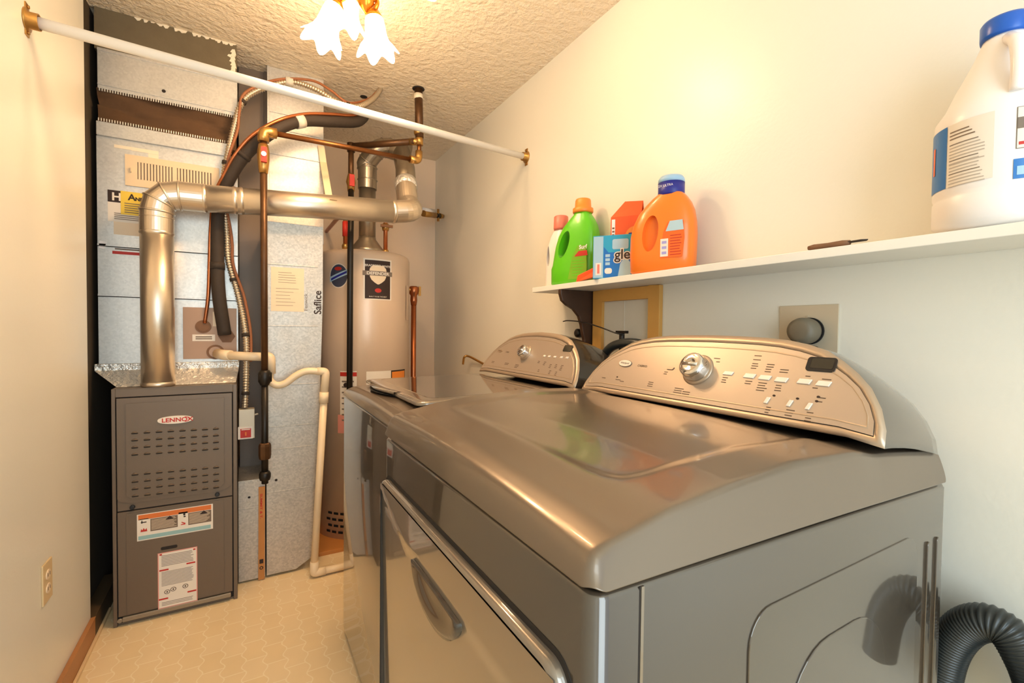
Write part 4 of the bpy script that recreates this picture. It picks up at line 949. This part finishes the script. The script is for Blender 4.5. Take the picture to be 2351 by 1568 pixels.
# ================================================================== WASHER OUTLET BOX
XP = Plane((WALL_X, 0, 0), (0, -1, 0), (0, 0, 1), (-1, 0, 0))
a0, b1 = XP.pix(1369, 668); a1, _ = XP.pix(1523, 656); i0, t1 = XP.pix(1389, 690); i1, _ = XP.pix(1497, 680); b1 = 1.331; t1 = 1.286; zb = 1.02
ob = thing('outlet_box', 'yellow pine framed laundry valve recess behind the machines', 'outlet box', (WALL_X, -(a0+a1)/2, zb))
mb = MB(); XP.box(mb, a0, zb, i0, b1, 0, .018, M_pine); XP.box(mb, i1, zb, a1, b1, 0, .018, M_pine); XP.box(mb, i0, t1, i1, b1, 0, .018, M_pine); XP.box(mb, i0, zb, i1, zb+.03, 0, .018, M_pine); mb.build('frame', ob, .002)
mb = MB(); XP.box(mb, i0, zb+.03, i1, t1, 0, .0025, M_box); XP.box(mb, (i0+i1)/2-.012, zb+.03, (i0+i1)/2-.009, t1, .0025, .004, M_box); a, c = XP.pix(1493, 757); XP.disc(mb, a, c, .006, .008, .0025, .006, M_blackmat, 12); mb.build('back_plate', ob)
a, c = XP.pix(1430, 770)
vk = onX(1428, 758, 1.20); mb = MB(); mb.tube([(WALL_X-.004, vk.y, vk.z-.05), (1.20, vk.y, vk.z-.05)], .012, M_irondk, 14); mb.tube([(1.20, vk.y, vk.z-.09), (1.20, vk.y, vk.z-.012)], .010, M_irondk, 14)
mb.box((1.192, vk.y-.026, vk.z-.012), (1.208, vk.y+.026, vk.z-.002), M_irondk); mb.tube([(1.20, vk.y-.014, vk.z-.09), (1.20, vk.y-.018, vk.z-.03)], .006, M_irondk, 10); mb.build('tap', ob, .001, label='dark laundry tap with bar handle')
# washer fill hose
h = [onX(1520, 812, 1.19), onX(1470, 790, 1.17), onX(1430, 788, 1.165), onX(1400, 800, 1.165), onX(1380, 830, 1.165), onX(1370, 870, 1.165), Vector((1.165, onX(1370, 870, 1.165).y+.01, .7))]
wf = MB().tube(spline(h, 8), .0165, M_hose, 16); o = wf.build('fill_hose'); tag(o, 'black rubber hose arching behind the dryer console under the tap', 'hose')
# thin black wire and wall knob
h = [onX(1293, 738, 1.20), onX(1305, 736, 1.19), onX(1340, 740, 1.18), onX(1380, 752, 1.17), onX(1412, 764, 1.175), onX(1432, 768, 1.19)]
o = MB().tube(spline(h, 6), .0026, M_black, 8).build('black_wire'); tag(o, 'thin stiff black wire sticking out in front of the scroll bracket', 'wire')
q = onX(1331, 765, WALL_X-.02); mb = MB().lathe([(0, 0), (.014, 0), (.019, -.006), (.019, -.020), (.012, -.026), (0, -.026)], (WALL_X-.0, q.y+.02, q.z), M_black, 20, 'x'); o = mb.build('wall_bumper'); tag(o, 'small black round knob on the wall left of the bracket foot', 'knob')
# brass hook
hk = [onX(1128, 846, WALL_X-.01), onX(1100, 830, WALL_X-.02), onX(1076, 818, WALL_X-.04), onX(1066, 820, WALL_X-.06), onX(1063, 836, WALL_X-.06)]
o = MB().tube(spline(hk, 6), .007, M_brass, 12).build('wall_hook'); tag(o, 'brass hook on the wall behind the washer console', 'hook')

# ================================================================== DRYER OUTLET AND PLUG
a0, b1 = XP.pix(1792, 703); a1, _ = XP.pix(1928, 700); 
dp = thing('dryer_outlet', 'beige metal outlet plate on the wall behind the dryer', 'outlet', (WALL_X, -(a0+a1)/2, b1-.07))
mb = MB(); XP.box(mb, a0, b1-.145, a1, b1, 0, .004, M_plate); a, c = XP.pix(1857, 728); XP.disc(mb, a, c, .004, .004, .004, .006, M_plate, 12); mb.build('cover_plate', dp, .0015)
a, c = XP.pix(1862, 760); mb = MB(); XP.disc(mb, a, c, .034, .034, .004, .010, M_blackmat, 30); mb.build('socket', dp)
pgx = XP.p(a, c, 0)
pg = thing('power_plug', 'round grey dryer plug in the beige outlet plate', 'plug', (WALL_X-.03, pgx.y, pgx.z))
MB().lathe([(0, -.010), (.031, -.010), (.033, -.02), (.033, -.045), (.030, -.056), (.020, -.060), (0, -.060)], (WALL_X, pgx.y, pgx.z), M_plug, 36, 'x').build('plug_body', pg)
MB().tube(spline([(WALL_X-.05, pgx.y, pgx.z-.02), (WALL_X-.05, pgx.y+.005, pgx.z-.06), (WALL_X-.045, pgx.y+.005, pgx.z-.2), (WALL_X-.04, pgx.y, .6)], 8), .008, M_plug, 12).build('power_cord', pg)

# left wall receptacle
LP = Plane((LEFT_X, 0, 0), (0, 1, 0), (0, 0, 1), (1, 0, 0))
a, c = LP.pix(105, 1335)
lo = thing('wall_outlet', 'ivory duplex outlet low on the left wall', 'outlet', (LEFT_X, a, c))
mb = MB(); LP.box(mb, a-.036, c-.058, a+.036, c+.058, 0, .005, M_ivory); mb.build('cover_plate', lo, .002)
mb = MB()
for s in (-.02, .02): LP.disc(mb, a, c+s, .017, .014, .005, .007, M_paper, 20); LP.box(mb, a-.008, c+s-.004, a-.006, c+s+.006, .007, .0075, M_gap); LP.box(mb, a+.006, c+s-.004, a+.008, c+s+.006, .007, .0075, M_gap)
mb.build('receptacle', lo)

# ================================================================== WASHER AND DRYER
def interp(x, xs, ys):
    if x <= xs[0]: return ys[0]
    for i in range(len(xs)-1):
        if x <= xs[i+1]:
            t = (x-xs[i])/(xs[i+1]-xs[i]); t = t*t*(3-2*t)*.35+t*.65; return ys[i]+(ys[i+1]-ys[i])*t
    return ys[-1]
def machine(root, xf, xb, y0, y1, zs, top, hw, pk, dryer):
    yc = (y0+y1)/2; sl_ = .026 if dryer else 0.
    def dip(ring): return [Vector((p.x, p.y, p.z - sl_*max(0, p.x-xf))) for p in ring]
    # cabinet with rounded front corners
    def rr(x0, x1, ya, yb, r, z): return [Vector((a, b, z)) for a, b in rrect(x0, ya, x1, yb, r, 6)]
    mb = MB(); mb.loft([rr(xf+.004, xb, y0+.004, y1-.004, .022, .02), rr(xf, xb, y0, y1, .020, .03), dip(rr(xf, xb, y0, y1, .020, zs-.010)), dip(rr(xf+.003, xb-.001, y0+.003, y1-.003, .020, zs-.004)), dip(rr(xf+.008, xb-.003, y0+.008, y1-.008, .018, zs-.004))], M_appshade)
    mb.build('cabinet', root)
    if dryer:   # pressed lines on the side facing the room
        SP = Plane((0, y0, 0), (1, 0, 0), (0, 0, 1), (0, -1, 0)); mb = MB()
        SP.box(mb, xf+.0620, .05, xf+.066, zs-.008, -.001, .0012, M_app); SP.box(mb, xf+.0600, .05, xf+.0618, zs-.008, -.001, .0003, M_gap)
        mb.build('corner_seam', root)
        mb = MB(); SP.poly(mb, rrect(xf+.245, .10, xb-.13, .825, .045, 8), -.004, .0025, M_appshade); SP.poly(mb, rrect(xf+.33, .10, xb-.25, .74, .10, 8), .002, .0045, M_appshade)
        for x in (xb-.085, xb-.045): SP.poly(mb, rrect(x-.006, .12, x+.006, .80, .006, 4), -.002, .0035, M_appshade)
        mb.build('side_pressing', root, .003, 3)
    # hood / top panel
    N, S = 176, [0, .012, .03, .05, .08, .12, .2, .28, .34, .37, .40, .44, .50, .56, .60, .62, .64, .66, .68, .695, .71, .725, .74, .76, .78, .80, .83, .85, .86, .868, .874, .88, .885, .89, .895, .90, .905, .91, .915, .92, .935, .945, .955, .965, .972, .978, .983, .987, .991, .994, .997, .999, 1.0]
    ic = Vector(((xf+xb)/2, yc)); X0, X1, Y0_, Y1_ = xf-.003, xb, y0-.002, y1+.002
    bd = rrect(X0-ic.x, Y0_-ic.y, X1-ic.x, Y1_-ic.y, .020, 10); bd2 = []
    for (a, b), (c, d) in zip(bd, bd[1:]+bd[:1]):
        n = max(1, int(math.hypot(c-a, d-b)/.02)); bd2 += [(a+(c-a)*k/n, b+(d-b)*k/n) for k in range(n)]
    def zt(x, y, dist):
        q = (y-yc)/(y1-yc); z = interp(x, *top) - .011*q*q + (.009*q if dryer else 0)
        if dryer:
            es = (x-(X0+.115), (Y1_-.095)-y, y-(Y0_+.095)); em = min(es); e = em - math.log(sum(math.exp(-45*(q_-em)) for q_ in es))/45; z -= .0060*max(0, min(1, e/.022))
        return z
    rings = []
    for s in S[1:]:
        r = []
        for a, b in bd2:
            x, y = ic.x+a*s, ic.y+b*s; dist = min(x-X0, y-Y0_, Y1_-y); ds = min(y-Y0_, Y1_-y); df = x-X0
            # steep lower lip, then a soft roll onto the top; sides slope in wider than the front
            def roll(d, wd, k): 
                t = max(0, min(1, d/wd)); return (1-(1-t)**k)
            def side(d, wd):       # flat sloping flank, then a tight round
                t = max(0, d/wd); return .90*t if t < .9 else (1-.19*max(0, (1.35-t)/.45)**2 if t < 1.35 else 1)
            f = (side(ds+.0008, .018) if dryer else roll(ds+.0008, .022, 2.6))*roll(df+.0008, .026 if dryer else .022, 2.8)
            zb = zs - sl_*max(0, x-xf); r.append(Vector((x, y, zb + (zt(x, y, dist)-zb)*f)))
        rings.append(r)
    mb = MB(); mb.loft(rings, M_apptop, True, True, False); edge = rings[-1]
    low = [Vector((p.x, p.y, p.z-.001)) for p in edge]; low2 = [Vector((ic.x+(p.x-ic.x)*.98, ic.y+(p.y-ic.y)*.98, p.z-.0015)) for p in edge]
    mb.loft([edge, low, low2], M_apptop, True, False, False)
    tp = mb.build('top_panel', root)
    # console
    cy_ = pk[0]; half = [(hw, .985), (hw-.004, 1.012), (hw-.018, 1.044), (hw-.040, 1.075), (hw-.066, 1.098), (hw-.095, 1.118), (hw-.127, 1.136), (hw-.165, 1.147), (hw-.21, 1.155), (hw-.26, 1.159), (hw-.32, 1.161)]
    if not dryer: half = [(a*1.0, b) for a, b in half]
    half = [h for h in half if h[0] > .02]
    out = [(-a, b) for a, b in half] + [(0, 1.162)] + [(a, b) for a, b in reversed(half)]
    for _ in range(1):
        o2 = []
        for p, q in zip(out, out[1:]): o2 += [p, ((p[0]+q[0])/2, (p[1]+q[1])/2)]
        out = o2+[out[-1]]
    # bottom edge follows the hood
    bot = [(hw-2*hw*k/14, pk[2]) for k in range(1, 14)]
    full = out + bot
    fxx = lambda z: pk[1] + (z-.985)*.55
    C3 = lambda a, b, dx, sc=1., dz=0.: Vector((fxx(b)+dx, cy_+a*sc, b+dz))
    def shrink(k): return [(a*(1-k/hw), 1.072+(b-1.072)*(1-k/.088)) for a, b in full]      # outline drawn in towards its middle
    s1, s2, s3, s4 = shrink(.003), shrink(.008), shrink(.016), shrink(.0172)
    rg = [[C3(a, b, .006) for a, b in full], [C3(a, b, .001) for a, b in s1], [C3(a, b, -.002) for a, b in s2], [C3(a, b, -.002) for a, b in s3], [C3(a, b, .004) for a, b in shrink(.0165)]]
    mb = MB(); mb.loft(rg[:4], M_rim, True, False, False); mb.loft(rg[3:], M_gap, True, False, True); mb.build('console_rim', root)
    back = []
    for t in (0, .04, .12, .3, .5, .7, .88, 1):
        back.append([Vector((fxx(b)+.006+(xb-.018-fxx(b)-.006)*t, cy_+a*(1+.006*math.sin(math.pi*t)-.016*t), b-.006*t-.034*t**1.6 if i < len(out) else b-.045*t)) for i, (a, b) in enumerate(full)])
    mb = MB(); mb.loft(back, M_appshade, True, False, True); mb.build('console_shell', root)
    FPn = Plane((fxx(.985)-.001, cy_, .985), (0, -1, 0), (.55, 0, 1), (-1, 0, .55))
    sl = math.hypot(1, .55)
    def fl(a, b): return (-a, (b-.985)*sl)
    mb = MB(); pts = [fl(a, b) for a, b in s4]; FPn.poly(mb, pts, -.001, .0015, M_panel); cp = mb.build('control_panel', root, label='brushed champagne control panel')
    # thin moulded line inside
    n5, n6 = shrink(.030), shrink(.034)
    mb = MB(); mb.loft([[FPn.p(*fl(a, b), .0013) for a, b in shrink(.026)], [FPn.p(*fl(a, b), .0028) for a, b in shrink(.028)], [FPn.p(*fl(a, b), .0013) for a, b in shrink(.030)]], M_rim, True, False, False); mb.build('panel_bead', cp)
    return FPn, cp

# ---- dryer
D0, D1 = .338, 1.103
dry = thing('dryer', 'silver grey clothes dryer with arched console nearest the camera', 'dryer', (.7, (D0+D1)/2, 0))
DF, dpn = machine(dry, .288, 1.142, D0, D1, .917, ((.285, .34, .42, .53, .66, .83, .90, 1.15), (.962, .976, .991, 1.002, 1.009, 1.004, .990, .966)), .389, (.731, .885, .992), True)
def knob(P, px, py, r, par, h=.03):
    a, c = P.pix(px, py); mb = MB(); seg = 40
    def ring(rad, d, fl=0): return [P.p(a+rad*(1+fl*math.cos(10*2*math.pi*k/seg))*math.cos(2*math.pi*k/seg), c+rad*(1+fl*math.cos(10*2*math.pi*k/seg))*math.sin(2*math.pi*k/seg), d) for k in range(seg)]
    mb.loft([ring(r*1.18, .001), ring(r*1.2, .003), ring(r*1.1, .005), ring(r*.98, .006)], M_rim, True, False, False)
    mb.loft([ring(r, .004), ring(r*1.0, h*.35, .02), ring(r*.97, h*.7, .03), ring(r*.9, h*.92), ring(r*.75, h), ring(r*.4, h*.96), ring(r*.05, h*.93)], M_chrome, True, False, True)
    mb.tube([P.p(a-r*.6, c, h*.95), P.p(a+r*.6, c, h*.95)], r*.14, M_chrome, 10)
    return mb.build('cycle_knob', par, label='chrome cycle knob')
knob(DF, 1603, 850, .033, dry, .036)
def btn(P, px, py, wd, hh, par, mm=M_button, skew=.004, nm='button'):
    a, c = P.pix(px, py); mb = MB(); P.poly(mb, [(a-wd/2-skew/2, c-hh/2), (a+wd/2-skew/2, c-hh/2), (a+wd/2+skew/2, c+hh/2), (a-wd/2+skew/2, c+hh/2)], .001, .004, mm); return mb.build(nm, par, .001)
for px, py in ((1722, 864), (1757, 868), (1795, 873), (1848, 877), (1892, 882)): btn(DF, px, py, .0235, .0105, dry)
for px, py in ((1762, 920), (1814, 927), (1858, 934)): btn(DF, px, py, .0075, .014, dry)
btn(DF, 1673, 858, .022, .009, dry); btn(DF, 1541, 847, .018, .007, dry, M_panel)
a, c = DF.pix(1888, 838); mb = MB(); DF.poly(mb, rrect(a-.027, c-.015, a+.025, c+.015, .006, 4), .001, .003, M_gap); DF.poly(mb, rrect(a-.019, c-.009, a+.021, c+.012, .003, 4), .003, .0036, M_lcd); mb.build('display', dry, label='dark digital display')
a, c = DF.pix(1437, 835); mb = MB(); DF.disc(mb, a, c, .025, .0110, .001, .0035, M_inkgrey, 32); DF.disc(mb, a, c, .0235, .0098, .0035, .0045, M_button, 32); mb.text('Whirlpool', DF, a-.0165, c-.0025, .0080, M_print, .005); mb.build('maker_badge', dry, label='raised oval badge')
mb = MB()
a, c = DF.pix(1465, 840); mb.text('CABRIO', DF, a, c-.003, .0095, M_print, .0022)
def marks(P, mb, px, py, n, wd, lh=.0056):
    a, c = P.pix(px, py)
    for i in range(n): P.box(mb, a, c-i*lh, a+wd*1.35*(.7+.3*random.random()), c-i*lh+.0017, .0013, .0019, M_print)
for px, py, n, wd in ((1733, 818, 1, .012), (1730, 827, 1, .014), (1728, 836, 3, .011), (1762, 838, 4, .012), (1792, 850, 2, .016), (1712, 876, 2, .013), (1742, 880, 4, .016), (1782, 886, 3, .010), (1850, 865, 1, .008), (1888, 872, 1, .012), (1866, 892, 1, .008), (1760, 936, 3, .008), (1806, 942, 3, .014), (1853, 948, 4, .009), (1876, 914, 1, .013), (1874, 923, 1, .010),
                      (1640, 824, 1, .014), (1645, 832, 1, .008), (1660, 868, 3, .010), (1383, 868, 1, .014), (1414, 872, 1, .018), (1424, 876, 1, .012), (1490, 878, 3, .014), (1550, 892, 3, .020), (1568, 900, 2, .018), (1526, 855, 2, .009)): marks(DF, mb, px, py, n, wd)
for px, py in ((1778, 909), (1832, 916), (1880, 912), (1876, 922), (1418, 866)): a, c = DF.pix(px, py); DF.disc(mb, a, c, .003, .0022, .0013, .0022, M_ink, 10)
mb.build('printed_legend', dpn)
# door on the front face
XF = Plane((.288, 0, 0), (0, -1, 0), (0, 0, 1), (-1, 0, 0))
dxa, dxb = -1.085, -.372
mb = MB(); XF.poly(mb, rrect(dxa-.006, .14, dxb+.006, .830, .034, 6), -.002, .0012, M_gap)
mb.build('door_gap', dry)
ol = []; rings = []
def door_ring(ins, dd):
    return [XF.p(a, b, dd) for a, b in rrect(dxa+ins, .15+ins, dxb-ins, .822-ins, max(.006, .030-ins*.6), 8)]
mb = MB(); mb.loft([door_ring(0, .0), door_ring(.0, .009), door_ring(.002, .014), door_ring(.007, .0163)], M_app, True, False, False)
# face: upper band flat, bowed lower field
def df(a, b):
    ym = (dxa+dxb)/2; hwid = (dxb-dxa)/2; t = (a-ym)/hwid; zc_ = .742 - .0*t*t + .055*max(0, (-t-.35)/.65)**1.5
    return .0165 - .0045*min(1, max(0, (zc_-b)/.010)) - .0155*max(0, zc_-.010-b)
n1, n2 = 40, 48; a_s = [dxa+.007+(dxb-dxa-.014)*i/n1 for i in range(n1+1)]; b_s = [.160+(.812-.160)*(j/n2) for j in range(n2+1)]
mb.loft([[XF.p(a, b, df(a, b)) for a in a_s] for b in b_s], M_app, True, False, False, False)
dd = mb.build('door', dry)
# scooped pull under the crease
a1_, c1_ = XF.pix(1000, 1372)
hp = [(-.840, .742), (-.62, .742), (-.635, .70), (-.68, .682), (-.73, .68), (-.79, .705)]
mb = MB(); outer = [(-.725+.11*math.cos(t)*1., .738+.062*math.sin(t)*(1 if math.sin(t) < 0 else .05)) for t in [2*math.pi*k/36 for k in range(36)]]
inner = [(-.725+.098*math.cos(t)*1., .736+.050*math.sin(t)*(1 if math.sin(t) < 0 else .05)) for t in [2*math.pi*k/36 for k in range(36)]]
mb.loft([[XF.p(a, b, .004) for a, b in outer], [XF.p(a, b, .021) for a, b in outer], [XF.p(a, b, .023) for a, b in inner], [XF.p(a*.75-.725*.25, b*.75+.736*.25, .0185) for a, b in inner], [XF.p(a*.4-.725*.6, b*.4+.736*.6, .0172) for a, b in inner]], M_pull, True, False, True)
mb.build('door_pull', dd, label='dark scooped door pull')
# ---- washer
W0, W1 = 1.140, 1.842
was = thing('washer', 'silver grey top loading washer with smoked lid beside the water heater', 'washer', (.72, (W0+W1)/2, 0))
WF, wpn = machine(was, .322, 1.142, W0, W1, .917, ((.32, .36, .42, .60, .85, 1.15), (.944, .957, .962, .968, .972, .965)), .338, (1.490, .885, .990), False)
knob(WF, 1208, 811, .026, was, .030)
for px, py in ((1251, 818), (1262, 819), (1275, 820), (1290, 821), (1303, 822)): btn(WF, px, py, .012, .007, was, M_button, .002)
a, c = WF.pix(1305, 801); mb = MB(); WF.poly(mb, rrect(a-.024, c-.012, a+.022, c+.013, .005, 4), .001, .003, M_lcd); mb.build('display', was, label='dark digital display')
a, c = WF.pix(1149, 806); mb = MB(); WF.disc(mb, a, c, .020, .007, .001, .003, M_rim, 24); mb.text('Whirlpool', WF, a-.015, c-.002, .007, M_print, .0036); mb.build('maker_badge', was, label='raised oval badge')
mb = MB(); a, c = WF.pix(1162, 808); mb.text('CABRIO', WF, a, c-.003, .008, M_print, .0022)
for px, py, n, wd in ((1130, 830, 2, .02), (1160, 834, 2, .024), (1184, 838, 3, .02), (1236, 830, 2, .01), (1250, 832, 3, .01), (1263, 838, 3, .01), (1276, 838, 3, .01), (1289, 840, 4, .01), (1236, 850, 2, .008), (1262, 852, 3, .008), (1276, 855, 3, .008)): marks(WF, mb, px, py, n, wd)
mb.build('printed_legend', wpn)
# lid
TPn = Plane((0, 0, .965), (1, 0, 0), (0, 1, 0), (0, 0, 1))
lx0, lx1, ly0, ly1 = .395, .872, W0+.035, W1-.035
mb = MB()
def lidring(ins, d): 
    out = []
    for a, b in rrect(lx0+ins, ly0+ins, lx1-ins, ly1-ins, .03, 6):
        out.append(Vector((a, b, .964+d+.006*(a-lx0)/(lx1-lx0))))
    return out
mb.loft([lidring(0, .0), lidring(-.001, .006), lidring(.003, .0105), lidring(.02, .0120), lidring(.045, .0122)], M_app, True, False, False); lid = mb.build('lid', was)
mb = MB(); mb.loft([lidring(.045, .0118), lidring(.049, .0128)], M_lid, True, False, True); mb.build('lid_glass', lid, label='smoked glass window')
mb = MB(); yc = (ly0+ly1)/2 + .05
for k in range(2): pass
arc = [(yc-.15+.30*i/16) for i in range(17)]
r0 = [Vector((lx0-.006-.022*math.sin(math.pi*i/16), y, .970)) for i, y in enumerate(arc)]; r1 = [p+Vector((0, 0, .0065)) for p in r0]; r2 = [Vector((lx0+.02, y, .977)) for y in arc]; r3 = [Vector((lx0+.012, y, .964)) for y in arc]
mb.loft([r3, r0, r1, r2], M_app, True, False, False, False); mb.build('lid_handle', lid)
mb = MB(); mb.add([Vector((lx0-.004-.030*math.sin(math.pi*i/16), y, .9635+.001)) for i, y in enumerate(arc)] + [Vector((lx0+.01, y, .9645)) for y in reversed(arc)], [tuple(range(34))], M_blackmat); mb.build('finger_recess', was, label='black finger recess under the lid')

# ================================================================== VENT HOSE at the right
hc = [onX(2140, 1690, 1.20), onX(2158, 1568, 1.20), onX(2178, 1490, 1.195), onX(2215, 1442, 1.19), onX(2264, 1428, 1.185), onX(2312, 1450, 1.185), onX(2350, 1502, 1.185), onX(2385, 1585, 1.19), onX(2400, 1700, 1.19)]
hs = thing('corrugated_hose', 'black ribbed hose looping beside the dryer on the right wall', 'hose', hc[3])
corrugate(MB(), spline(hc, 10), .0310, .0016, .0062, M_hose, 22, 4).build('hose_body', hs)
